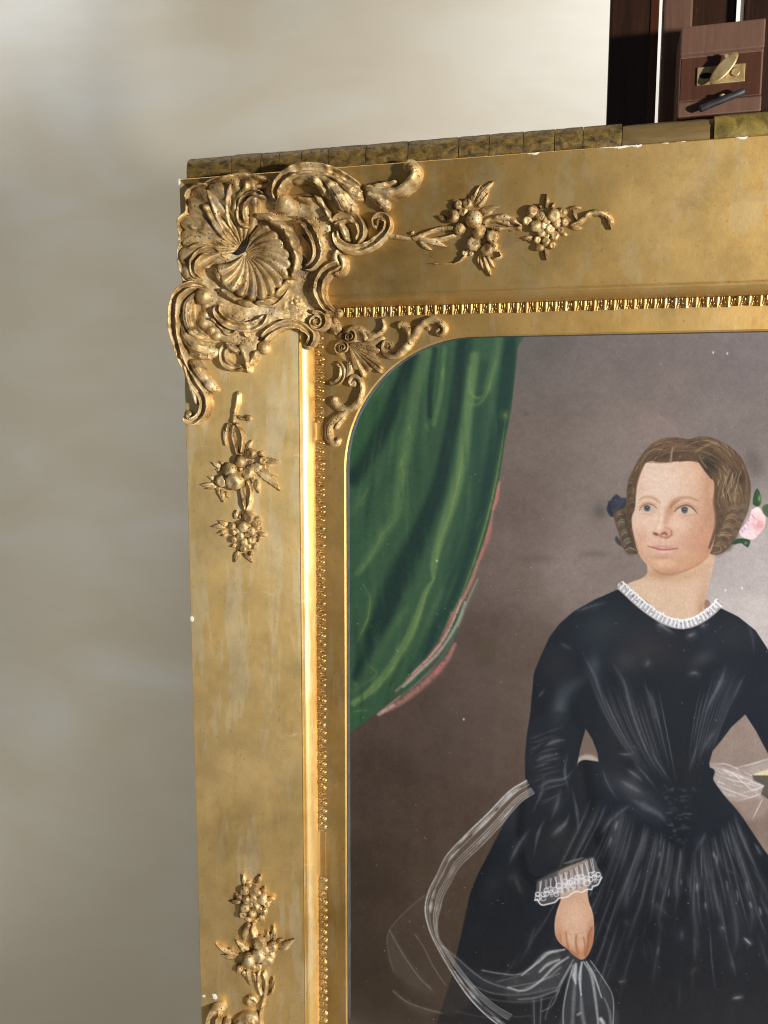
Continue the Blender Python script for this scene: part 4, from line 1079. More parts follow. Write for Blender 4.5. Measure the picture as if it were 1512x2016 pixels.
# fringe
def fr_(p, w, c, a, rough=.9): stroke(KC(p), np.array(w) / 2.458 if np.ndim(w) else w / 2.458, c, a, .9, rough, seed=3)
fr_([(746, 760), (722, 860), (695, 985), (655, 1110), (608, 1240), (560, 1340), (500, 1465), (425, 1590), (335, 1690), (245, 1770)], 5, (196, 142, 132), .6, .55)
fr_([(640, 1230), (590, 1340), (540, 1470), (470, 1600), (370, 1710), (260, 1800), (170, 1872)], 4, (190, 176, 164), .55, .55)
fr_([(742, 775), (735, 840), (715, 890)], [5, 7, 6], (200, 122, 118), .8)
fr_([(705, 960), (690, 1030), (665, 1095), (640, 1150)], [6, 11, 8, 6], (186, 116, 112), .8)
fr_([(640, 1150), (605, 1250), (565, 1330), (520, 1410)], [7, 9, 10, 11], (178, 128, 118), .75)
fr_([(520, 1400), (490, 1480), (440, 1570), (370, 1650), (300, 1720)], [11, 12, 14, 12, 8], (186, 122, 118), .75)
fr_([(530, 1545), (490, 1620), (430, 1690), (340, 1770), (250, 1835), (165, 1882)], [7, 12, 15, 15, 13, 8], (188, 132, 126), .75)
fr_([(660, 1180), (625, 1290), (585, 1370), (540, 1480)], 8, (96, 118, 100), .3)
fr_([(580, 1340), (535, 1455), (455, 1580), (355, 1680), (280, 1750)], [4, 6, 6, 6, 5], (186, 192, 182), .7, .5)
fr_([(545, 1470), (470, 1600), (370, 1700), (270, 1790)], [6, 7, 7, 6], (56, 96, 76), .8, .2)
fr_([(560, 1330), (500, 1480), (420, 1590), (320, 1690)], 3.4, (226, 208, 196), .5)
fr_([(230, 1840), (160, 1885)], 6, (205, 200, 190), .6)
fr_([(470, 1640), (440, 1680)], 8, (222, 110, 125), .6)

# ---- gauze behind the waist, then the dress
def KD(L_): return [(1000 + x / 2.953, 1150 + y / 2.953) for x, y in L_]
def KS(L_): return [(680 + x / 3.562, 1450 + y / 3.562) for x, y in L_]
def KK(L_): return [(1000 + x / 2.953, 1700 + y / 2.953) for x, y in L_]
def KH(L_): return [(1020 + x / 5.04, 1600 + y / 5.04) for x, y in L_]
poly(KD([(1170, 1045), (1330, 1070), (1620, 1000), (1620, 1150), (1480, 1230), (1300, 1250), (1200, 1180)]), (172, 162, 162), 9, .75, mott=.4)
poly(KD([(1250, 1230), (1480, 1200), (1600, 1240), (1430, 1370), (1330, 1300)]), (168, 150, 146), 9, .45, mott=.4)
for p in ([(1190, 1060), (1310, 1100), (1470, 1170)], [(1300, 1075), (1420, 1045), (1520, 1015)], [(1210, 1110), (1350, 1150), (1480, 1180)], [(1340, 1220), (1450, 1190), (1530, 1150)], [(1240, 1060), (1330, 1120), (1420, 1200)],
          [(1200, 1160), (1290, 1200), (1400, 1240)], [(1330, 1260), (1440, 1230), (1520, 1190)], [(1420, 1370), (1480, 1250)], [(1180, 1050), (1260, 1045), (1340, 1075)]):
    stroke(KD(p), 1.1, (222, 216, 218), [.1, .7, .4], .9, .5, 2)
for k in range(26):
    x, y = rp.uniform(1200, 1470), rp.uniform(1070, 1210)
    stroke(KD([(x, y), (x + rp.uniform(30, 80), y + rp.uniform(10, 40))]), 0.8, (218, 212, 216), .4, .9)
poly(KD([(1425, 1105), (1530, 1070), (1600, 1075), (1600, 1115), (1440, 1112)]), (214, 200, 160), 1.2, .9, False)
poly(KD([(1420, 1112), (1600, 1112), (1600, 1150), (1512, 1250), (1470, 1220), (1490, 1170), (1430, 1140)]), (78, 72, 68), 1.6, .9, False)
poly(KD([(395, 1060), (410, 1010), (470, 990), (530, 1020), (540, 1060)]), (190, 178, 172), 4, .8)
BLK = (23, 30, 40)
skirt = KS([(1290, 420), (1180, 505), (1095, 645), (1000, 830), (930, 965), (875, 1105), (832, 1300), (790, 1480), (740, 1700), (700, 1830), (655, 1970), (560, 2300), (420, 2900)]) + \
        [(760, 2560), (2010, 2560), (1990, 2420), (1850, 2130), (1720, 1900), (1600, 1760)] + KD([(1590, 1640), (1512, 1575), (1420, 1440), (1345, 1330), (1255, 1225), (1195, 1140), (1160, 1060), (700, 1000), (540, 1030), (420, 1030), (350, 1150)])
poly(skirt, BLK, 1.8)
bodice = KD([(640, 30), (500, 92), (380, 160), (300, 230), (240, 310), (190, 420), (150, 520), (140, 640), (128, 760), (110, 880), (99, 1000), (100, 1120), (118, 1210), (122, 1300), (90, 1420), (60, 1560), (55, 1660), (130, 1740), (180, 1740),
             (520, 1590), (500, 1440), (470, 1330), (420, 1200), (400, 1060), (418, 960), (452, 840), (490, 900), (522, 985), (530, 1060), (600, 1250), (1100, 1560), (1190, 1200), (1170, 1040), (1190, 970), (1240, 910), (1300, 830), (1380, 758),
             (1440, 850), (1512, 985), (1600, 1120), (1700, 1240), (1760, 1180), (1700, 900), (1620, 600), (1512, 380), (1440, 270), (1340, 190), (1235, 138), (1100, 225), (1000, 255), (860, 205), (740, 110)])
poly(bodice, BLK, 1.6, smooth=False)
DRESS = np.maximum(full_mask(skirt, 1.8), full_mask(bodice, 1.6, False)); CLIP[0] = DRESS
IMG += (DRESS * (0.050 * (fbm(XX * .018, YY * .012, 51, 4) - .48)))[..., None] * np.array([1, 1.0, 1.15])
def ds(p, w, c=(112, 114, 124), a=.6, K=KD, soft=1.0, rough=.45):
    w = np.array(w, float) / 2.953 if np.ndim(w) else np.full(3, w / 2.953); sd = int(abs(p[0][0]))
    stroke(K(p), w * 2.6, c, np.array([0, .40, .40, 0]) * a, 1.0, rough, sd)       # bloom round the light
    stroke(K(p), w * .8, c, np.array([.15, 1.0, .85, .1]) * np.minimum(a, .95), soft, rough, sd + 3)
def db(x, y, rx, ry, c, a, ang=0, K=KD):
    (px, py), = K([(x, y)]); blob(px, py, rx / 2.953, ry / 2.953, c, a, ang)
db(820, 380, 190, 130, (54, 49, 54), .75); db(1130, 430, 70, 40, (76, 72, 78), .55, -.5); db(680, 450, 70, 60, (62, 62, 70), .6); db(560, 250, 170, 120, (52, 60, 68), .55, -.4)
db(1300, 300, 120, 120, (50, 54, 62), .5); db(1260, 620, 60, 120, (58, 62, 72), .5, .3); db(300, 720, 45, 120, (88, 98, 108), .65, .25); db(380, 590, 90, 40, (70, 78, 86), .55, -.6); db(280, 480, 90, 110, (46, 42, 48), .6)
db(500, 470, 40, 60, (84, 92, 102), .5); db(200, 1050, 90, 120, (46, 44, 50), .6); db(640, 900, 120, 200, (42, 40, 47), .6); db(780, 800, 60, 200, (48, 46, 54), .5, -.35)
db(950, 700, 130, 300, (28, 31, 38), .7); db(1050, 1100, 120, 250, (26, 28, 34), .6); db(460, 700, 50, 150, (27, 31, 38), .7); db(640, 1480, 60, 130, (74, 70, 78), .6, .15); db(700, 1180, 150, 60, (72, 70, 78), .55, .55); db(300, 1560, 120, 60, (54, 52, 50), .6)
db(30, 1350, 60, 120, (60, 60, 66), .5, .3)
slv = [(1034, 1490), (1041, 1560), (1033, 1640), (1038, 1700), (1054, 1738), (1110, 1716), (1174, 1688), (1166, 1640), (1154, 1570), (1143, 1500), (1137, 1430), (1100, 1400), (1050, 1420)]
stroke([(1148, 1470), (1162, 1560), (1176, 1640), (1184, 1700)], 10, (15, 18, 24), .75, 1.0); stroke([(1030, 1560), (1024, 1640), (1032, 1710), (1052, 1742)], 7, (15, 18, 24), .6, 1.0)
poly(slv, (33, 37, 46), 5, .6, mott=.3)
blob(1100, 1650, 36, 24, (52, 51, 52), .5); blob(1080, 1560, 26, 60, (40, 42, 50), .6)
for p_ in ([(1048, 1600), (1066, 1560), (1072, 1520)], [(1090, 1650), (1112, 1622), (1122, 1600)], [(1050, 1690), (1060, 1640), (1074, 1610)], [(1120, 1560), (1112, 1520), (1118, 1480)], [(1140, 1660), (1136, 1600), (1126, 1550)]):
    stroke(p_, [1, 3, 1], (112, 114, 120), [.1, .6, .1], 1.0, .4, 3)
stroke([(1040, 1722), (1066, 1728), (1120, 1704), (1172, 1684)], 2.2, (18, 18, 20), .8, .8)
# creases and lights on the silk
for p, w, a in (([(440, 420), (500, 520), (545, 640), (620, 780), (690, 920)], [4, 8, 6, 6, 2], .55), ([(600, 450), (670, 560), (700, 660), (735, 780), (790, 930), (850, 1050), (930, 1150)], [4, 9, 7, 6, 5, 4, 2], .6),
                ([(790, 580), (830, 660), (860, 760), (890, 850)], [3, 8, 6, 2], .5), ([(1265, 475), (1240, 560), (1200, 640), (1160, 720), (1120, 820)], [4, 9, 7, 6, 2], .65), ([(1225, 840), (1170, 900), (1110, 1010)], [3, 8, 2], .6),
                ([(1380, 520), (1340, 600), (1290, 720)], [2, 6, 2], .3), ([(1120, 880), (1080, 1000), (1050, 1100)], [2, 6, 2], .4), ([(830, 930), (850, 1000), (900, 1080), (950, 1150)], [5, 5, 4, 2], .5),
                ([(210, 945), (270, 915), (345, 905)], [3, 8, 2], .7), ([(160, 1030), (215, 1005), (300, 985)], [3, 8, 2], .7), ([(165, 1205), (230, 1150), (330, 1130), (380, 1080)], [3, 7, 6, 2], .6), ([(300, 1200), (285, 1280), (250, 1370)], [7, 9, 3], .5),
                ([(250, 1470), (300, 1420), (350, 1385)], [4, 10, 3], .6), ([(175, 660), (215, 610)], [3, 4], .5), ([(640, 985), (700, 990), (760, 975)], [3, 6, 2], .65), ([(690, 950), (730, 945), (760, 965)], [3, 4, 2], .6), ([(690, 1075), (740, 1110), (790, 1150)], [4, 8, 3], .6),
                ([(650, 1140), (720, 1180), (800, 1225)], [5, 12, 4], .6), ([(700, 1240), (790, 1290), (880, 1340), (930, 1400)], [6, 18, 14, 3], .5), ([(540, 1455), (585, 1390), (660, 1320), (720, 1280)], [5, 8, 6, 2], .6), ([(700, 1480), (672, 1560), (660, 1624)], [5, 7, 6], .55),
                ([(810, 1420), (785, 1520), (760, 1620)], [5, 14, 12], .6), ([(895, 1440), (885, 1540), (880, 1640)], [5, 9, 8], .5), ([(940, 1500), (935, 1600), (930, 1660)], [4, 8, 6], .55), ([(1000, 1540), (1010, 1640)], [3, 8], .45), ([(1090, 1560), (1130, 1490), (1150, 1440)], [8, 10, 3], .4),
                ([(1240, 1420), (1300, 1520), (1340, 1640)], [3, 8, 8], .4), ([(1300, 1400), (1360, 1490), (1390, 1580)], [4, 9, 4], .6), ([(1430, 1500), (1475, 1580)], [3, 7], .6), ([(1190, 1480), (1230, 1580), (1260, 1680)], [3, 9, 8], .4), ([(0, 1640), (60, 1520), (130, 1420)], [4, 9, 3], .55),
                ([(730, 1040), (790, 1100), (870, 1200)], [3, 6, 2], .4), ([(545, 1060), (580, 1160), (640, 1260)], [3, 7, 2], .35), ([(1380, 200), (1420, 300), (1430, 420)], [2, 8, 2], .25), ([(370, 170), (480, 130), (600, 100)], [2, 8, 2], .35), ([(300, 340), (370, 380)], [5, 5], .35)):
    ds(p, [q * 1.15 for q in w], a=a)
for k in range(46):                                     # smocked point of the waist
    t = rp.random(); x = 960 + rp.uniform(-80, 140) * (1 - t * .6); y = 1150 + t * 370
    ds([(x, y), (x + rp.uniform(20, 60), y + rp.uniform(-10, 12))], 3, (92, 94, 104), rp.uniform(.2, .5))
for p, a in (([(870, 225), (910, 250), (965, 290)], .55), ([(1045, 305), (1090, 285)], .7), ([(1120, 245), (1150, 235)], .6), ([(870, 240), (905, 228)], .6), ([(800, 480), (825, 440)], .5), ([(1050, 525), (1090, 515), (1110, 530)], .5), ([(760, 480), (765, 440)], .0)):
    ds(p, 9, (120, 124, 132), a)
for p, w, a, c in (([(705, 0), (700, 90), (690, 200), (690, 290)], [14, 18, 14, 4], .45, 0), ([(840, 225), (890, 260), (930, 305)], [12, 16, 4], .45, 0), ([(870, 20), (900, 130), (925, 185)], [14, 12, 4], .5, 0), ([(960, 0), (980, 120), (985, 210)], [10, 14, 6], .4, 0), ([(1010, 385), (1012, 450)], [10, 11], .45, 0),
                   ([(1020, 0), (1050, 90), (1080, 200), (1090, 300), (1105, 440), (1100, 515)], [12, 16, 12, 8, 7, 8], .5, 0), ([(1085, 20), (1110, 110), (1130, 150)], [12, 14, 4], .55, 0), ([(1140, 10), (1170, 70)], [8, 12], .75, 1), ([(1170, 100), (1210, 200), (1240, 330)], [8, 14, 10], .45, 0),
                   ([(1230, 20), (1280, 150), (1320, 300), (1330, 450), (1300, 545)], [6, 14, 14, 10, 7], .4, 0), ([(1340, 0), (1400, 180), (1420, 300), (1405, 430)], [6, 12, 12, 6], .4, 0), ([(1370, 430), (1415, 472)], [4, 7], .75, 1), ([(1400, 0), (1480, 120), (1530, 260)], [6, 12, 8], .4, 0), ([(1260, 30), (1340, 70)], [3, 5], .4, 0),
                   ([(560, 330), (600, 400)], [3, 4], .3, 0), ([(640, 690), (690, 682)], [5, 6], .45, 1), ([(1305, 785), (1365, 775)], [6, 7], .55, 1), ([(1060, 650), (1100, 600)], [8, 10], .35, 2), ([(1240, 380), (1255, 370)], 7, .6, 1), ([(160, 370), (150, 390), (125, 470), (115, 560)], [3, 4, 9, 5], .45, 0),
                   ([(40, 60), (60, 130), (90, 190)], [14, 12, 6], .4, 2), ([(680, 330), (700, 360)], 8, .35, 0), ([(1300, 570), (1310, 600)], 16, .3, 0), ([(30, 60), (10, 100)], 14, .3, 2)):
    ds(p, w, [(98, 98, 108), (178, 180, 188), (104, 92, 84)][c], a, KK)
for k in range(26):                                     # faint vertical folds
    x = rp.uniform(560, 1500); y = rp.uniform(80, 700)
    ds([(x, y), (x + rp.uniform(-15, 25), y + rp.uniform(60, 200))], rp.uniform(4, 12), (58, 60, 68) if k % 2 else (24, 26, 32), rp.uniform(.2, .45), KK)
for k in range(14):                                     # folds fanning from the gathers
    a0 = -0.55 + k * .085; x = 920 + k * 30; y = 1480 + 20 * math.sin(k)
    ds([(x, y), (x + 160 * math.sin(a0) * 1.2, y + 170), (x + 330 * math.sin(a0) * 1.5, y + 420)], [3, rp.uniform(6, 16), 5], (24, 26, 32) if k % 2 else (66, 66, 76), rp.uniform(.15, .5))
def fold(pts, w, a, lo=(19, 21, 27), hi=(104, 108, 120), sh=7):
    ds([(x + sh, y + 2) for x, y in pts], w * 1.5, lo, a * .9); ds(pts, w * .8, hi, a)
for i in range(15):                                     # pleats drawn in to the point of the waist
    t = i / 14 + rp.uniform(-.03, .03); x0_, y0_ = 430 + 400 * t, 430 + 120 * math.sin(3 * t); x1_, y1_ = 800 + 190 * t, 1120 + 110 * t
    k0, k1 = rp.uniform(0, .25), rp.uniform(.7, 1)
    P_ = [(x0_ + (x1_ - x0_) * u_ - 46 * math.sin(math.pi * u_) * (1 - t), y0_ + (y1_ - y0_) * u_) for u_ in np.linspace(k0, k1, 5)]
    fold(P_, rp.uniform(3, 7), rp.uniform(.25, .6))
for i in range(11):
    t = i / 10; x0_, y0_ = 1420 - 260 * t, 430 + 60 * math.sin(3 * t); x1_, y1_ = 1150 - 110 * t, 1090 + 90 * t
    k0, k1 = rp.uniform(0, .3), rp.uniform(.65, 1)
    fold([(x0_ + (x1_ - x0_) * u_ - 20 * math.sin(math.pi * u_), y0_ + (y1_ - y0_) * u_) for u_ in np.linspace(k0, k1, 5)], rp.uniform(3, 7), rp.uniform(.25, .6), sh=-7)
for i in range(16):                                     # wrinkles round the sleeve
    y = 850 + i * 27 + rp.uniform(-10, 10); x = 130 + rp.uniform(-10, 70); L0 = rp.uniform(80, 190)
    fold([(x, y + 30), (x + L0 * .5, y + 8), (x + L0, y - rp.uniform(0, 30))], rp.uniform(3, 6), rp.uniform(.3, .6), sh=0)
wl = np.array([(480, 1250), (600, 1290), (720, 1350), (850, 1440), (980, 1530), (1070, 1565), (1160, 1500), (1250, 1410), (1330, 1330)], float)
for i in range(120):                                    # skirt gathered in long folds
    t = rp.random(); k = t * 8
    wx, wy = np.interp(k, range(9), wl[:, 0]), np.interp(k, range(9), wl[:, 1]); bx_ = -380 + 2350 * t; by_ = 2650
    k0 = rp.choice([0, 0, rp.uniform(0, .7)]); k1 = min(1.0, k0 + rp.uniform(.10, .45))
    P_ = [(wx + (bx_ - wx) * u_ ** 1.15 + 8 * math.sin(u_ * 9 + i), wy + (by_ - wy) * u_) for u_ in np.linspace(k0, k1, 6)]
    fold(P_, rp.uniform(3, 10), rp.uniform(.15, .55) * (1 - .35 * k0), sh=rp.choice([-9, 9]))
for i in range(20):                                     # short broken lights
    t = rp.random(); k = t * 8; u_ = rp.uniform(.03, .55)
    wx, wy = np.interp(k, range(9), wl[:, 0]), np.interp(k, range(9), wl[:, 1]); bx_ = -380 + 2350 * t
    x, y = wx + (bx_ - wx) * u_, wy + (2650 - wy) * u_; dx = (bx_ - wx) * .03
    ds([(x, y), (x + dx * .5, y + 22), (x + dx, y + rp.uniform(30, 75))], rp.uniform(2.5, 5), (150, 154, 166), rp.uniform(.25, .65))
db(-90, 1750, 60, 130, (46, 48, 54), .6, .35); db(60, 600, 200, 200, (27, 30, 38), .4, 0, KK)
CLIP[0] = None

# ---- white ribbon and veil
poly(KS([(560, 1110), (430, 1220), (310, 1360), (298, 1500), (345, 1660), (460, 1800), (640, 1900), (760, 1960), (900, 1800), (700, 1560), (580, 1330)]), (92, 80, 70), 8, .38, mott=.4)
poly(KS([(310, 1370), (420, 1530), (540, 1680), (640, 1800), (480, 1760), (330, 1640), (300, 1500)]), (112, 100, 90), 6, .28)
poly(KS([(340, 1780), (480, 1880), (640, 1920), (560, 1960), (430, 1900)]), (110, 98, 90), 8, .35)
poly(KS([(680, 1470), (800, 1560), (900, 1640), (1100, 1690), (1240, 1660), (1400, 1510), (1500, 1500), (1500, 1760), (1300, 1800), (1050, 1790), (860, 1700), (720, 1560)]), (96, 98, 102), 8, .32, mott=.5)
for p, w, a in (([(310, 1360), (400, 1520), (510, 1680), (600, 1770)], 3, .4), ([(490, 1390), (550, 1480), (620, 1620), (700, 1740)], 3, .35), ([(335, 1785), (430, 1860), (560, 1910), (680, 1940)], 3.5, .45), ([(555, 1115), (430, 1220), (310, 1360), (298, 1490), (340, 1650)], 2.4, .3),
                ([(680, 1470), (790, 1560), (880, 1640), (1000, 1720), (1210, 1790)], 4, .55), ([(960, 1640), (1070, 1660), (1200, 1670), (1290, 1630), (1400, 1520), (1490, 1510)], 5, .65), ([(1060, 1720), (1180, 1690), (1290, 1660)], 3, .35), ([(1210, 1790), (1320, 1740), (1420, 1690), (1510, 1620)], 5, .7),
                ([(1360, 1650), (1420, 1590), (1500, 1560)], 5, .65), ([(900, 1750), (1040, 1800), (1240, 1810), (1480, 1760)], 6, .4), ([(880, 1790), (1060, 1850), (1280, 1860), (1450, 1830)], 4, .3), ([(780, 1930), (1000, 1970), (1300, 1960)], 3, .25), ([(1320, 1850), (1325, 2016)], 6, .45), ([(1375, 1840), (1365, 2016)], 4, .5), ([(1500, 1780), (1440, 1860), (1400, 1980)], 4, .4)):
    stroke(KS(p), w * 2.4 / 3.562, (170, 168, 172), a * .28, 1.0, .5, 6); stroke(KS(p), w * .7 / 3.562, (196, 194, 198), a * .75, .9, .6, 6)
main = [(1270, 310), (1150, 385), (1000, 540), (860, 675), (710, 835), (645, 965), (585, 1085), (560, 1200), (575, 1310), (620, 1430), (690, 1560), (785, 1715), (885, 1850), (1000, 1965), (1100, 2040)]
mp_ = np.array(main, float)
tg = np.gradient(mp_, axis=0); tg /= np.linalg.norm(tg, axis=1)[:, None]; nr_ = np.stack([-tg[:, 1], tg[:, 0]], -1)
wd = np.interp(np.arange(15), [0, 3, 5, 7, 9, 14], [100, 130, 110, 105, 40, 110])
sgn = np.where(np.arange(15) < 9.5, -1, -1)
def off(k): return [tuple(mp_[i] - nr_[i] * wd[i] * k) for i in range(len(mp_))] if True else None
if (off(1)[2][0] < main[2][0]): nr_ = -nr_
band = [tuple(p) for p in main[:10]] + off(1)[:10][::-1]
poly(KS(band), (126, 114, 104), 3, .30, False)
for k, w, a in ((0, 4, .95), (.12, 3, .4), (.3, 3, .45), (.62, 2.6, .6), (.74, 2.6, .55), (.86, 2.6, .55), (1.0, 3, .6)):
    stroke(KS(off(k)), w / 3.562, (222, 220, 222), [a, a, a * .6, a, a * .7, a, a], .8, .45, int(k * 100))
for (a0, a1, k0, w, al) in ((.5, 1.6, .2, 22, .75), (1.8, 2.9, .24, 20, .8), (3.0, 3.45, .05, 8, .9), (3.6, 4.2, .25, 16, .65), (4.3, 5.6, .28, 14, .30), (5.8, 6.5, .35, 14, .5), (6.6, 7.3, .35, 20, .75), (1.2, 1.9, .85, 9, .7), (2.4, 3.1, .78, 9, .55), (4.2, 4.9, .72, 18, .35), (6.7, 7.3, .75, 12, .3),
                            (10.6, 11.5, .3, 12, .7), (11.5, 12.4, .35, 18, .75), (12.5, 13.5, .4, 10, .4), (13.2, 14, .2, 12, .8), (11, 12, .75, 12, .45), (9, 10, .3, 8, .6)):
    q = [tuple(np.array([np.interp(t, np.arange(15), mp_[:, 0]), np.interp(t, np.arange(15), mp_[:, 1])]) - np.array([np.interp(t, np.arange(15), nr_[:, 0]), np.interp(t, np.arange(15), nr_[:, 1])]) * np.interp(t, np.arange(15), wd) * k0) for t in np.linspace(a0, a1, 5)]
    stroke(KS(q), [w * .3 / 3.562, w / 3.562 * .6, w * .3 / 3.562], (222, 222, 230), [al * .6, al, al * .5], .8, .5, int(a0 * 10))
# gauze hanging from the hand
poly(KK([(440, 555), (370, 590), (320, 850), (310, 960), (620, 960), (612, 790), (520, 620)]), (98, 100, 108), 7, .42, mott=.5)
poly(KK([(340, 495), (230, 530), (160, 580), (60, 655), (0, 660), (0, 800), (160, 800), (290, 730), (400, 560)]), (92, 92, 98), 7, .38, mott=.5)
for p, w, a in (([(395, 585), (385, 650), (395, 700)], [6, 14, 3], .8), ([(430, 575), (418, 660), (425, 765)], [4, 9, 3], .85), ([(455, 570), (500, 650), (545, 780)], [3, 6, 3], .7), ([(440, 570), (485, 650), (510, 800), (525, 933)], [3, 8, 7, 6], .6), ([(380, 590), (340, 740), (322, 850), (322, 940)], [3, 4, 4, 4], .6), ([(370, 590), (310, 700), (260, 820), (200, 860)], [3, 5, 4, 3], .35),
                ([(480, 565), (560, 680), (610, 780), (612, 940)], 3, .5), ([(400, 600), (385, 750), (375, 933)], [4, 10, 10], .35), ([(425, 760), (430, 860), (445, 940)], [5, 12, 10], .4), ([(560, 780), (590, 860), (600, 940)], [3, 7, 10], .35), ([(540, 905), (555, 930)], 10, .9), ([(330, 500), (240, 520), (180, 570), (80, 650)], [4, 8, 6, 3], .7), ([(350, 545), (270, 600), (180, 690), (90, 740), (0, 720)], [4, 7, 5, 4, 4], .7),
                ([(300, 560), (230, 590), (185, 630)], [4, 8, 4], .6), ([(380, 560), (330, 650), (280, 740)], [3, 5, 3], .45), ([(300, 640), (160, 690), (0, 720)], 3, .3), ([(280, 740), (160, 780), (60, 790)], 5, .35), ([(405, 880), (420, 870)], 6, .6)):
    stroke(KK(p), np.array(w, float) / 2.953 if np.ndim(w) else w / 2.953, (214, 216, 224), a, .9, .3, 8)

# ---- hand and cuff
hand = KH([(425, 800), (425, 860), (385, 975), (362, 1100), (372, 1220), (420, 1300), (480, 1345), (560, 1420), (632, 1458), (690, 1415), (742, 1290), (754, 1130), (742, 1000), (705, 890), (690, 800), (685, 740), (560, 740)])
poly(hand, (214, 172, 148), 1.2)
CLIP[0] = full_mask(hand, 1.2)
def hb(x, y, rx, ry, c, a, ang=0): (px, py), = KH([(x, y)]); blob(px, py, rx / 5.04, ry / 5.04, c, a, ang)
hb(560, 1040, 120, 160, (226, 190, 168), .7); hb(720, 1250, 40, 170, (176, 118, 86), .9, .1); hb(400, 1250, 50, 130, (190, 136, 104), .7); hb(640, 1400, 110, 70, (186, 122, 88), .8); hb(480, 1350, 60, 50, (176, 116, 84), .7); hb(560, 850, 140, 50, (200, 160, 138), .6)
hb(530, 1260, 36, 90, (218, 184, 164), .7); hb(625, 1300, 34, 100, (216, 174, 148), .7); hb(445, 1230, 30, 60, (212, 164, 132), .6)
for p, w, c, a in (([(475, 1180), (482, 1260), (500, 1340)], 8, (164, 108, 78), .6), ([(578, 1210), (574, 1300), (596, 1400)], 9, (160, 104, 74), .65), ([(650, 1240), (665, 1320), (660, 1400)], 8, (160, 100, 70), .6), ([(735, 1140), (700, 1210), (690, 1330), (670, 1420)], 9, (146, 90, 62), .6), ([(420, 1210), (425, 1290)], 7, (164, 110, 80), .5), ([(480, 1350), (560, 1400), (600, 1440)], 10, (150, 92, 62), .5), ([(490, 1190), (560, 1210), (640, 1190)], 8, (196, 158, 140), .5)):
    stroke(KH(p), w / 5.04, c, a, 1)
CLIP[0] = None
cuff = KH([(195, 680), (330, 600), (480, 545), (620, 480), (745, 445), (790, 540), (835, 620), (790, 720), (725, 765), (680, 765), (620, 790), (550, 790), (500, 830), (430, 850), (375, 890), (250, 922), (165, 868), (180, 760)])
poly(cuff, (150, 142, 148), 1.6, .45)
poly(KH([(400, 590), (620, 490), (690, 470), (700, 740), (560, 785), (430, 845)]), (206, 184, 172), 3, .5)
CLIP[0] = full_mask(cuff, 1.2)
for k in range(34):
    t = k / 33; x0, y0 = 200 + 550 * t, 690 - 250 * t + 30 * math.sin(3.1 * t); x1 = 190 + 610 * t + 20 * math.sin(k * 2.1); y1 = 870 - 190 * t + 10 * math.sin(k)
    stroke(KH([(x0, y0), ((x0 + x1) / 2 + rp.uniform(-8, 8), (y0 + y1) / 2), (x1, y1)]), rp.uniform(.5, 1.1), (232, 230, 238) if k % 3 else (96, 92, 100), rp.uniform(.35, .85), .8)
CLIP[0] = None
for k in range(15):
    t = k / 14; cx, cy = 200 + 600 * t, 850 - 215 * t + 14 * math.sin(k * 1.9) - (20 if 5 < k < 11 else 0)
    for j in range(2):
        r = rp.uniform(20, 32); ox, oy = rp.uniform(-12, 12), -38 * j + rp.uniform(-8, 8)
        stroke(KH([(cx + ox + r * math.cos(a), cy + oy + r * math.sin(a)) for a in np.linspace(0, 5.6, 9)]), .8, (236, 236, 246), rp.uniform(.6, .95), .6)
    if 3 < k < 12: hb(cx, cy - 20, 40, 40, (222, 218, 230), .5)
stroke(KH([(165, 870), (190, 860), (230, 915), (300, 905), (370, 885), (400, 850), (440, 845), (500, 830), (540, 795), (590, 780), (630, 790), (690, 760), (730, 762), (740, 730), (790, 715), (830, 640)]), 1.1, (238, 238, 246), .9, .6)
stroke(KH([(190, 675), (330, 595), (470, 530), (620, 465), (760, 430)]), 1.6, (60, 58, 54), .7, .8)
stroke(KH([(460, 505), (540, 480), (640, 450)]), [1, 2.4, 1], (140, 140, 138), .6, .9)

# ---- head
def KG(L_): return [(1160 + x / 4.295, 820 + y / 4.295) for x, y in L_]
def gb(x, y, rx, ry, c, a, ang=0): (px, py), = KG([(x, y)]); blob(px, py, rx / 4.295, ry / 4.295, c, a, ang)
def gs(p, w, c, a=.8, soft=.8, rough=0.0): stroke(KG(p), np.array(w, float) / 4.295 if np.ndim(w) else w / 4.295, c, a, soft, rough, seed=int(p[0][0]))
def gp_(p, c, soft=1.4, a=1.0): poly(KG(p), c, soft, a)
neck = [(500, 1230), (492, 1320), (440, 1370), (325, 1420), (400, 1490), (520, 1590), (620, 1670), (760, 1730), (900, 1705), (1010, 1640), (985, 1560), (1018, 1400), (1050, 1260), (1066, 1150), (1000, 1150), (860, 1230), (640, 1280)]
gp_(neck, (208, 180, 160), 1.6)
CLIP[0] = full_mask(KG(neck), 1.6)
gb(620, 1340, 180, 50, (176, 134, 106), .85, .1); gb(860, 1330, 200, 60, (196, 158, 130), .6, -.4); gb(980, 1450, 60, 200, (190, 152, 130), .6, .1); gb(560, 1500, 200, 120, (214, 186, 165), .5); gb(760, 1620, 160, 90, (212, 182, 158), .4)
gb(940, 1600, 40, 110, (188, 146, 118), .5, .2); gs([(1000, 1560), (950, 1600), (930, 1680)], 14, (170, 126, 100), .35, 1); gb(700, 1480, 80, 120, (208, 176, 150), .35)
CLIP[0] = None
gp_([(985, 1545), (1030, 1590), (975, 1640)], (140, 104, 88), 1.5, .8)
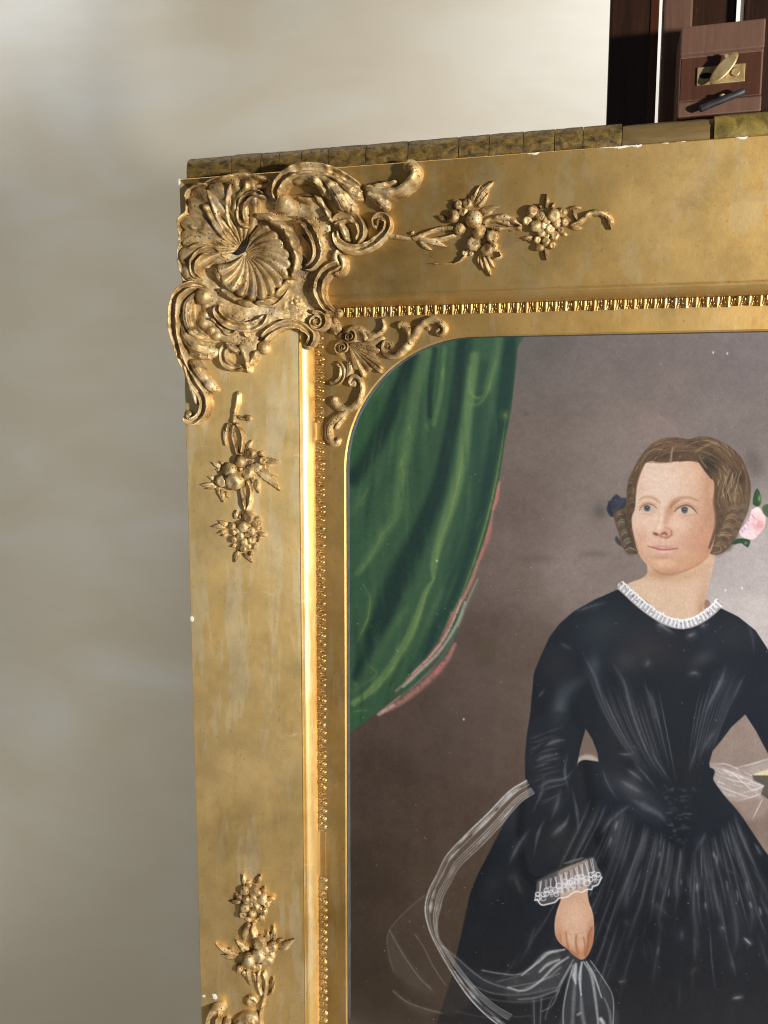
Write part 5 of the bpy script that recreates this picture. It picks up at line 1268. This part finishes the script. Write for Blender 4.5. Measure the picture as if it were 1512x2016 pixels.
# back hair mass and bow
bow = [(230, 658), (272, 690), (312, 690), (318, 740), (290, 790), (205, 850), (165, 830), (148, 770), (182, 706)]
gp_(bow, (50, 52, 66), 2); gb(250, 720, 50, 30, (70, 76, 98), .5, -.4); gs([(165, 720), (175, 800), (210, 840)], 8, (34, 36, 46), .6); gs([(300, 700), (250, 760), (200, 800)], 7, (78, 84, 104), .4)
gp_([(216, 1040), (232, 1010), (270, 1060), (280, 1100), (240, 1080)], (58, 60, 66), 2, .9)
gb(90, 810, 50, 60, (84, 76, 74), .5)
hair = [(640, 182), (760, 176), (830, 192), (960, 168), (1080, 196), (1200, 262), (1290, 352), (1340, 470), (1366, 580), (1362, 700), (1342, 800), (1295, 900), (1252, 1000), (1200, 1085), (1145, 1145), (1070, 1168), (1008, 1150), (990, 1080), (900, 700), (500, 500),
        (395, 760), (372, 880), (392, 1010), (412, 1152), (345, 1158), (292, 1122), (252, 1000), (215, 880), (205, 822), (262, 790), (312, 750), (318, 640), (338, 530), (380, 430), (440, 330), (520, 238)]
gp_(hair, (102, 79, 62), 1.8)
HM = full_mask(KG(hair), 1.8); CLIP[0] = HM
IMG += (HM * .10 * (fbm(XX * .09, YY * .05, 61, 4) - .5))[..., None] * np.array([1.1, 1, .85])
gb(1010, 400, 100, 110, (50, 43, 38), .95, .4); gb(640, 345, 130, 30, (64, 51, 44), .7); gb(760, 340, 80, 30, (78, 60, 50), .6); gb(900, 215, 80, 25, (58, 50, 46), .8); gb(1260, 520, 70, 80, (54, 44, 38), .75); gb(560, 330, 110, 40, (70, 56, 48), .7, -.3); gb(360, 560, 30, 110, (72, 58, 48), .6, .2); gb(820, 300, 90, 50, (98, 76, 62), .6); gb(660, 230, 90, 40, (112, 86, 74), .6); gb(1210, 760, 90, 120, (98, 80, 68), .6)
gb(1290, 830, 50, 100, (104, 88, 82), .6); gb(300, 960, 30, 150, (64, 56, 50), .7, -.2); gb(340, 820, 30, 70, (70, 58, 50), .7); gb(1120, 1000, 60, 110, (70, 56, 46), .6, .3); gb(1180, 640, 50, 90, (88, 68, 56), .6); gb(1080, 1120, 60, 40, (86, 74, 62), .6)
for p, w, a in (([(900, 300), (960, 260), (1050, 225), (1130, 265), (1200, 340)], [4, 10, 10, 8, 3], .6), ([(820, 250), (900, 215), (1000, 205), (1090, 230)], [3, 6, 6, 3], .5), ([(440, 360), (500, 300), (580, 275), (640, 290)], [3, 8, 7, 3], .55), ([(390, 460), (430, 390), (480, 330)], [3, 7, 3], .5), ([(560, 240), (640, 215), (700, 220)], 5, .4),
                ([(930, 330), (960, 390), (1000, 440)], [3, 8, 3], .45), ([(1130, 420), (1165, 480), (1150, 560)], [3, 8, 3], .6), ([(1210, 480), (1215, 560), (1180, 620), (1120, 680)], [3, 7, 9, 4], .7), ([(1250, 640), (1230, 700), (1240, 760)], [3, 9, 4], .75), ([(1200, 640), (1200, 720)], [3, 6], .5), ([(1100, 530), (1080, 600), (1090, 680)], [3, 8, 3], .5), ([(355, 560), (372, 620), (360, 680), (378, 730)], [3, 7, 6, 3], .5),
                ([(340, 640), (352, 700)], 5, .4), ([(1300, 420), (1330, 520), (1335, 640)], [2, 5, 2], .35), ([(740, 230), (700, 300), (695, 370)], [2, 6, 3], .55), ([(760, 345), (770, 335)], 8, .5)):
    gs(p, w, (166, 142, 108), a, .9, .3)
for k in range(60):
    a = rp.uniform(.1, 1.0); x, y = 1110 + 190 * a, 330 + rp.uniform(-120, 160)
    gs([(x - 90, y - 60), (x - 30, y), (x, y + 70)], 2.2, (142, 118, 90) if k % 2 else (58, 47, 40), rp.uniform(.15, .4))
for k in range(34):
    x = rp.uniform(440, 640); gs([(x + 60, 215 + rp.uniform(0, 60)), (x, 280 + rp.uniform(0, 50)), (x - 60, 380 + rp.uniform(0, 40))], 2.2, (140, 112, 88) if k % 2 else (62, 50, 44), rp.uniform(.15, .35))
for k in range(150):                                    # fine strands following the wave
    t = rp.random(); a = rp.uniform(-1.0, .55)
    cx, cy = 760, 640; R1 = rp.uniform(300, 560)
    q = [(cx + 40 + R1 * 1.05 * math.sin(a + d_), cy - R1 * .86 * math.cos(a + d_)) for d_ in (0, .12, .25, .4)]
    gs(q, 1.8, (150, 126, 96) if k % 3 == 0 else (58, 46, 40) if k % 3 == 1 else (112, 90, 72), rp.uniform(.15, .45), .9)
# ringlets: hatched lights across the rolls
for k in range(24):
    t = k / 23; x, y = 248 + 95 * t, 805 + 330 * t
    gs([(x - 18, y + 10), (x + 6, y), (x + 26, y + 12)], [2, 6, 2], (178, 160, 126), .2 + .5 * abs(math.sin(k * 1.3)), .9, .6)
    gs([(x + 26, y + 4), (x + 55, y + 24)], 9, (58, 50, 44), .35, 1)
for k in range(30):
    t = k / 29; x, y = 1225 - 165 * t, 790 + 330 * t
    gs([(x - 44, y + 22), (x, y), (x + 36, y - 14)], [2, 6, 2], (170, 148, 116), .12 + .38 * abs(math.sin(k * 1.1)), .9, .6)
    gs([(x + 36, y - 10), (x + 80, y - 20)], 10, (70, 56, 46), .3, 1)
def ringlet(line, w, base, hi, lo, a, step=15):
    gs(line, w, base, .7, .6)
    P_, _ = spline(line, step); T_ = np.gradient(P_, axis=0); T_ /= np.linalg.norm(T_, axis=1)[:, None]
    for k in range(len(P_)):
        n_ = np.array([-T_[k, 1], T_[k, 0]]); c_ = P_[k]; ww = w * rp.uniform(.8, 1.0); sg = rp.uniform(.35, .6)
        arc = [tuple(c_ + n_ * ww * e - T_[k] * ww * (sg * (1 - e * e) - .25 * e)) for e in (-.95, -.5, 0, .5, .95)]
        m_ = .5 + .5 * math.sin(k * 1.25)
        gs(arc, [2, 4, 5, 4, 2], hi if m_ > .45 else lo, a * .72 * rp.uniform(.4, 1.0), 1.0, .4)
CLIP[0] = None
BS, HI_, LO_ = (102, 80, 64), (160, 138, 108), (62, 50, 42)
for k in range(64):                                     # waves over the ear
    x = rp.uniform(1085, 1335); ph_ = rp.uniform(-.5, .5); y0_ = 400 + abs(x - 1150) * .35 + rp.uniform(0, 160); n_ = rp.randint(4, 7)
    pts_ = [(x + 16 * math.sin(j * 1.25 + ph_ + x * .012) - (x - 1200) * .03 * j, y0_ + j * 48) for j in range(n_)]
    gs(pts_, [1.5, rp.uniform(3, 6), 1.5], [(170, 148, 116), (60, 48, 41), (118, 96, 78)][k % 3], rp.uniform(.2, .55), .9, .3)
ringlet([(1300, 760), (1270, 880), (1222, 1000), (1170, 1100)], 38, (100, 82, 70), HI_, LO_, .4)
ringlet([(1222, 770), (1202, 870), (1150, 1000), (1085, 1125)], 52, BS, (176, 154, 122), LO_, .6)
ringlet([(1112, 800), (1098, 890), (1062, 1000), (1040, 1090)], 28, (80, 63, 53), HI_, LO_, .35)
ringlet([(352, 540), (346, 650), (362, 750), (352, 850), (366, 960)], 22, (78, 62, 52), HI_, LO_, .5)
ringlet([(252, 815), (286, 960), (345, 1130)], 38, (78, 68, 60), (176, 160, 132), (52, 46, 42), .7)
CLIP[0] = HM
gs([(1010, 1110), (1060, 1090), (1110, 1100), (1110, 1140), (1050, 1155)], 6, (150, 134, 112), .5); gs([(310, 1130), (350, 1110), (385, 1130)], 5, (160, 142, 112), .6)
gs([(1060, 1005), (1130, 1000), (1205, 1005)], 3, (170, 150, 120), .5)
CLIP[0] = None
# face
face = [(392, 680), (386, 780), (362, 850), (364, 940), (386, 1040), (410, 1130), (442, 1195), (490, 1252), (545, 1302), (620, 1330), (700, 1334), (780, 1312), (860, 1285), (930, 1242), (995, 1192), (1030, 1130), (1062, 1020), (1076, 900), (1074, 800), (1058, 660), (1062, 570), (1028, 520), (978, 460), (930, 392), (850, 376), (760, 381), (690, 386), (600, 390), (520, 381), (472, 402), (432, 480), (404, 580)]
gp_(face, (221, 187, 166), 1.3)
FM = full_mask(KG(face), 1.3); CLIP[0] = FM
fx_ = ((XX - 1160) * 4.295 - 690) / 420; fy_ = ((YY - 820) * 4.295 - 830) / 600
fz_ = np.sqrt(np.clip(1 - fx_ ** 2 - fy_ ** 2, .03, 1)); lam = np.clip(-.42 * fx_ - .38 * fy_ + .82 * fz_, 0, 1)
lo_, md_, hi_ = C8(184, 140, 116), C8(210, 176, 156), C8(222, 197, 184)
tt = np.clip((lam - .25) / .72, 0, 1)[..., None]
shade = np.where(tt < .55, lo_ + (md_ - lo_) * (tt / .55), md_ + (hi_ - md_) * ((tt - .55) / .45))
IMG[:] = IMG * (1 - FM[..., None]) + shade * FM[..., None]
gb(620, 520, 200, 110, (221, 196, 183), .5); gb(880, 480, 120, 90, (222, 184, 160), .5); gb(440, 600, 50, 120, (214, 176, 152), .5); gb(950, 1000, 120, 120, (202, 150, 130), .4, -.2); gb(900, 1050, 130, 80, (206, 152, 134), .3, -.3); gb(1040, 900, 40, 160, (188, 142, 118), .5); gb(440, 1020, 60, 90, (208, 158, 138), .6)
gb(900, 1200, 150, 60, (206, 162, 132), .6, -.5); gb(700, 1260, 200, 50, (208, 166, 138), .6); gb(620, 1230, 90, 50, (224, 188, 164), .6); gb(1010, 1120, 50, 70, (180, 132, 106), .6); gb(760, 900, 70, 60, (226, 194, 176), .55); gb(470, 900, 70, 60, (224, 190, 170), .5); gb(1040, 640, 40, 90, (206, 164, 138), .5)
gb(440, 1160, 40, 60, (206, 162, 138), .5); gb(800, 1150, 80, 50, (216, 178, 154), .5)
# sockets, lids, brows, eyes
gb(500, 772, 80, 42, (196, 152, 130), .5); gb(818, 785, 105, 46, (192, 146, 122), .5, .1); gb(676, 790, 30, 80, (176, 130, 106), .55, .4)
gb(690, 800, 38, 90, (190, 146, 120), .75, .35); gb(648, 880, 22, 80, (196, 152, 128), .6, .15); gb(570, 760, 20, 60, (212, 172, 148), .5); gb(820, 740, 90, 26, (206, 166, 142), .6, .1); gb(500, 730, 70, 22, (212, 174, 152), .55)
gb(820, 850, 90, 24, (206, 164, 146), .5, .1); gb(500, 835, 60, 18, (208, 168, 150), .45)
gs([(425, 705), (465, 682), (520, 682), (565, 702), (596, 730)], [4, 10, 12, 11, 6], (176, 138, 106), .6, 1); gs([(684, 765), (715, 722), (770, 692), (840, 686), (925, 712)], [9, 15, 14, 11, 4], (158, 120, 92), .55, 1)
gs([(690, 770), (720, 735), (760, 712)], [8, 12, 6], (140, 102, 76), .4, 1)
gp_([(436, 792), (458, 764), (500, 752), (542, 769), (558, 796), (515, 808), (458, 806)], (196, 177, 162), 1.0); gp_([(740, 798), (770, 773), (815, 763), (864, 783), (900, 818), (848, 823), (782, 816)], (200, 182, 168), 1.0)
for ex, ey, r in ((489, 778, 26), (806, 793, 28)):
    px, py = KG([(ex, ey)])[0]
    poly([(px + r / 4.295 * math.cos(a), py + r / 4.295 * math.sin(a)) for a in np.linspace(0, 6.0, 12)], (96, 100, 108), .9)
    gb(ex, ey + 8, r * .6, r * .5, (128, 134, 142), .4)
    gs([(ex - r * .9, ey - r * .5), (ex, ey - r * .95), (ex + r * .9, ey - r * .5)], 6, (70, 66, 70), .6)
    gb(ex, ey - 2, 13, 13, (32, 32, 40), 1.0); gb(ex + 2, ey - 8, 4, 4, (225, 225, 230), .9)
gs([(424, 795), (450, 756), (495, 738), (545, 752), (572, 778)], [3, 5, 6, 5, 2], (138, 100, 82), .85); gs([(418, 775), (455, 735), (500, 722), (560, 742)], 4, (180, 140, 118), .6); gs([(720, 802), (760, 768), (815, 749), (868, 766), (914, 818)], [4, 7, 8, 7, 3], (122, 86, 70), .9)
gs([(725, 775), (775, 738), (830, 730), (885, 755), (915, 785)], 4.5, (176, 134, 110), .65); gs([(770, 826), (830, 838), (895, 828)], 4, (206, 152, 142), .8); gs([(450, 818), (510, 822), (556, 808)], 3.5, (204, 156, 144), .7); gs([(735, 800), (725, 812)], 4, (206, 150, 140), .7)
# nose and mouth
gs([(596, 800), (586, 870), (566, 930), (546, 975)], [4, 6, 6, 4], (206, 162, 140), .55, 1); gb(596, 940, 24, 34, (236, 208, 194), .8); gb(612, 860, 14, 70, (230, 200, 182), .6, .1); gb(640, 985, 60, 30, (190, 134, 114), .6); gb(680, 960, 24, 30, (204, 154, 132), .7)
gs([(540, 985), (560, 1000), (590, 1002), (620, 1022), (660, 1024), (694, 1000), (698, 965)], [6, 10, 8, 10, 9, 8, 4], (158, 100, 84), .75, 1); gs([(555, 988), (572, 994)], 8, (110, 62, 54), .8); gs([(615, 992), (640, 985), (655, 998)], 8, (122, 70, 60), .75)
gs([(640, 940), (672, 948), (692, 975)], 4, (178, 126, 106), .5); gb(600, 1050, 16, 28, (206, 162, 144), .5); gb(625, 1045, 14, 24, (226, 192, 174), .5)
gp_([(512, 1100), (560, 1092), (590, 1084), (612, 1090), (650, 1088), (740, 1118), (650, 1128), (580, 1122)], (202, 144, 140), 1.0, .9); gp_([(548, 1124), (600, 1128), (660, 1128), (730, 1122), (690, 1150), (640, 1164), (585, 1158)], (216, 164, 158), 1.2, .9)
gs([(504, 1098), (560, 1115), (610, 1126), (660, 1126), (744, 1116)], [3, 5, 5, 5, 4], (150, 92, 88), .85, .8); gb(640, 1146, 40, 9, (232, 190, 184), .7); gb(620, 1190, 80, 20, (186, 140, 118), .7); gb(900, 1230, 130, 50, (190, 142, 114), .5, -.55); gs([(496, 1092), (508, 1104)], 6, (180, 128, 112), .6); gs([(742, 1108), (750, 1124)], 6, (180, 128, 112), .6)
CLIP[0] = None
gs([(545, 1300), (620, 1330), (700, 1336), (780, 1314), (880, 1274), (960, 1226), (1020, 1170)], [5, 8, 9, 8, 7, 6, 3], (166, 120, 92), .6, 1)
gs([(388, 700), (384, 790), (361, 850), (366, 950), (392, 1050), (420, 1140)], 3, (140, 104, 86), .45, 1)
# hair falling over the temples
gs([(1064, 540), (1074, 620), (1066, 720), (1080, 820), (1078, 920), (1052, 1010), (1016, 1110)], [10, 16, 19, 19, 17, 14, 9], (88, 68, 55), .85, .6, .2); gs([(470, 395), (430, 480), (402, 580), (392, 680), (386, 760)], [5, 7, 6, 5, 4], (92, 70, 56), .55, .9); gs([(930, 385), (985, 460), (1035, 525)], [5, 9, 6], (70, 56, 46), .8, .7)
gs([(480, 385), (600, 392), (700, 384)], 4, (90, 70, 58), .5, 1); gs([(760, 382), (850, 374), (925, 388)], 4, (84, 66, 54), .5, 1); gs([(705, 260), (694, 330), (688, 385)], [4, 8, 10], (176, 142, 122), .6, 1)
# rose and leaves
gp_([(1392, 660), (1420, 606), (1456, 690), (1436, 760), (1384, 742)], (48, 76, 52), 1.2); gb(1440, 690, 12, 26, (140, 176, 96), .8); gp_([(1462, 770), (1500, 740), (1560, 760), (1540, 850), (1490, 840)], (66, 88, 66), 1.4, .9); gp_([(1195, 1080), (1235, 1040), (1290, 1030), (1360, 1045), (1340, 1108), (1288, 1072), (1240, 1080)], (44, 72, 54), 1.3); gb(1325, 1070, 14, 12, (120, 160, 110), .7)
rose = [(1372, 792), (1432, 766), (1470, 820), (1492, 852), (1484, 930), (1430, 1000), (1384, 1040), (1300, 1022), (1268, 972), (1330, 896), (1362, 840)]
gp_(rose, (238, 204, 210), 1.4); CLIP[0] = full_mask(KG(rose), 1.4)
gb(1440, 918, 34, 44, (206, 138, 146), .8); gb(1436, 910, 14, 18, (226, 170, 176), .9); gb(1320, 950, 40, 60, (206, 190, 222), .6, .6); gb(1420, 800, 40, 30, (248, 224, 228), .7); gb(1370, 990, 50, 30, (246, 222, 226), .6); gb(1390, 900, 30, 50, (222, 172, 182), .5)
for k in range(18): x, y = rp.uniform(1290, 1470), rp.uniform(800, 1010); gs([(x, y), (x + rp.uniform(-25, 25), y + rp.uniform(10, 35))], 4, (250, 232, 234) if k % 2 else (200, 160, 190), .5, 1)
for x, y in ((1340, 870), (1330, 900), (1390, 850), (1375, 830), (1310, 940), (1290, 960)): gs([(x, y), (x + 10, y + 14)], 4, (134, 120, 184), .6)
CLIP[0] = None
# ruff
ruff = np.array([(262, 1430), (330, 1490), (400, 1556), (500, 1636), (620, 1712), (740, 1756), (850, 1750), (960, 1700), (1060, 1625), (1105, 1575)], float)
gs([tuple(p) for p in ruff], [20, 30, 32, 32, 33, 33, 33, 32, 28, 14], (206, 206, 216), .92, .35)
RP, RU = spline(ruff, 16.0)
tg = np.gradient(RP, axis=0); tg /= np.linalg.norm(tg, axis=1)[:, None]; nn = np.stack([tg[:, 1], -tg[:, 0]], -1)
for k in range(len(RP)):
    p, n_ = RP[k], nn[k]; t_ = tg[k]
    a, b = p + n_ * rp.uniform(26, 44) + t_ * rp.uniform(-8, 8), p - n_ * rp.uniform(18, 32)
    gs([tuple(a), tuple((a + b) / 2 + t_ * rp.uniform(-5, 5)), tuple(b)], rp.uniform(3, 6), (240, 240, 248) if k % 2 else (152, 154, 172), rp.uniform(.6, .95), .8)
    q = p + n_ * rp.uniform(28, 36)
    gs([tuple(q - t_ * 9), tuple(q + n_ * rp.uniform(6, 14)), tuple(q + t_ * 9)], 4, (244, 244, 250), .9, .7)
for k in range(16):
    i = rp.randrange(len(RP)); p = RP[i] + nn[i] * rp.uniform(-20, 20); gb(p[0], p[1], 7, 7, (70, 74, 92), .7)
gs([tuple(p - n_ * 32) for p, n_ in zip(RP[::4], nn[::4])], 5, (196, 180, 172), .6, .8)

# ---- dust specks under the glass
for k in range(420):
    x, y = rp.uniform(690, 1510), rp.uniform(660, 2016)
    if y < 1150 and rp.random() < .72: continue
    r = rp.uniform(.45, 1.0); sl = region(x - 3, y - 3, x + 3, y + 3)
    blend(sl, rp.uniform(.25, .8) * np.exp(-((XX[sl] - x) ** 2 + (YY[sl] - y) ** 2) / (r * r)), C8(225, 222, 220))
for x, y in ((1428, 1162), (1461, 1158), (913, 1416), (1404, 694), (860, 1104), (1432, 696)): blob(x, y, 1.5, 2.2, (240, 240, 240), .95)
IMG += (0.022 * (fbm(XX * .35, YY * .35, 71, 2) - .5))[..., None]
IMG *= (1 + 0.06 * (fbm(XX * .10, YY * .14, 83, 3) - .5) + 0.09 * (fbm(XX * .42, YY * .30, 91, 2) - .5))[..., None]
IMG[:] = np.clip(IMG, 0.01, 1)

def build_painting():
    P = at_plane(XX, YY, Z_PAINT)
    x0, x1, y0, y1 = T1 - .012, FW - T1 + .012, T1 - .012, FH - T1 + .012
    P[..., 0] = np.clip(P[..., 0], x0, x1); P[..., 1] = np.clip(P[..., 1], y0, y1)
    h_, w_ = XX.shape
    org = np.array([FW / 2, -Z_PAINT, HT - FH + T1 - .012])
    v = W(P).reshape(-1, 3) - org
    idx = np.arange(h_ * w_).reshape(h_, w_)
    q = np.stack([idx[:-1, :-1], idx[1:, :-1], idx[1:, 1:], idx[:-1, 1:]], -1).reshape(-1, 4)
    me = bpy.data.meshes.new('portrait_painting')
    me.vertices.add(len(v)); me.vertices.foreach_set('co', v.astype(np.float32).ravel())
    me.loops.add(q.size); me.loops.foreach_set('vertex_index', q.astype(np.int32).ravel())
    me.polygons.add(len(q)); me.polygons.foreach_set('loop_start', np.arange(0, q.size, 4, dtype=np.int32))
    me.update(calc_edges=True)
    lin = np.where(IMG <= .04045, IMG / 12.92, ((IMG + .055) / 1.055) ** 2.4)
    ca = me.color_attributes.new('pigment', 'FLOAT_COLOR', 'POINT')
    ca.data.foreach_set('color', np.concatenate([lin, np.ones(lin.shape[:2] + (1,))], -1).astype(np.float32).ravel())
    mt, nt, N, L, b = nodes('pigment_on_paper')
    at = N.new('ShaderNodeAttribute'); at.attribute_name = 'pigment'
    L.new(at.outputs['Color'], b.inputs['Base Color']); b.inputs['Roughness'].default_value = 0.75
    b.inputs['Specular IOR Level'].default_value = 0.12
    bump(N, L, noise(N, L, coords(N, L), 700, 4), 0.3, 0.0008, b)
    me.materials.append(mt)
    o = bpy.data.objects.new('portrait_painting', me); col.objects.link(o); o.location = org
    return tag(o, 'painted portrait of a woman in a black dress beside a green curtain', 'painting')
build_painting()
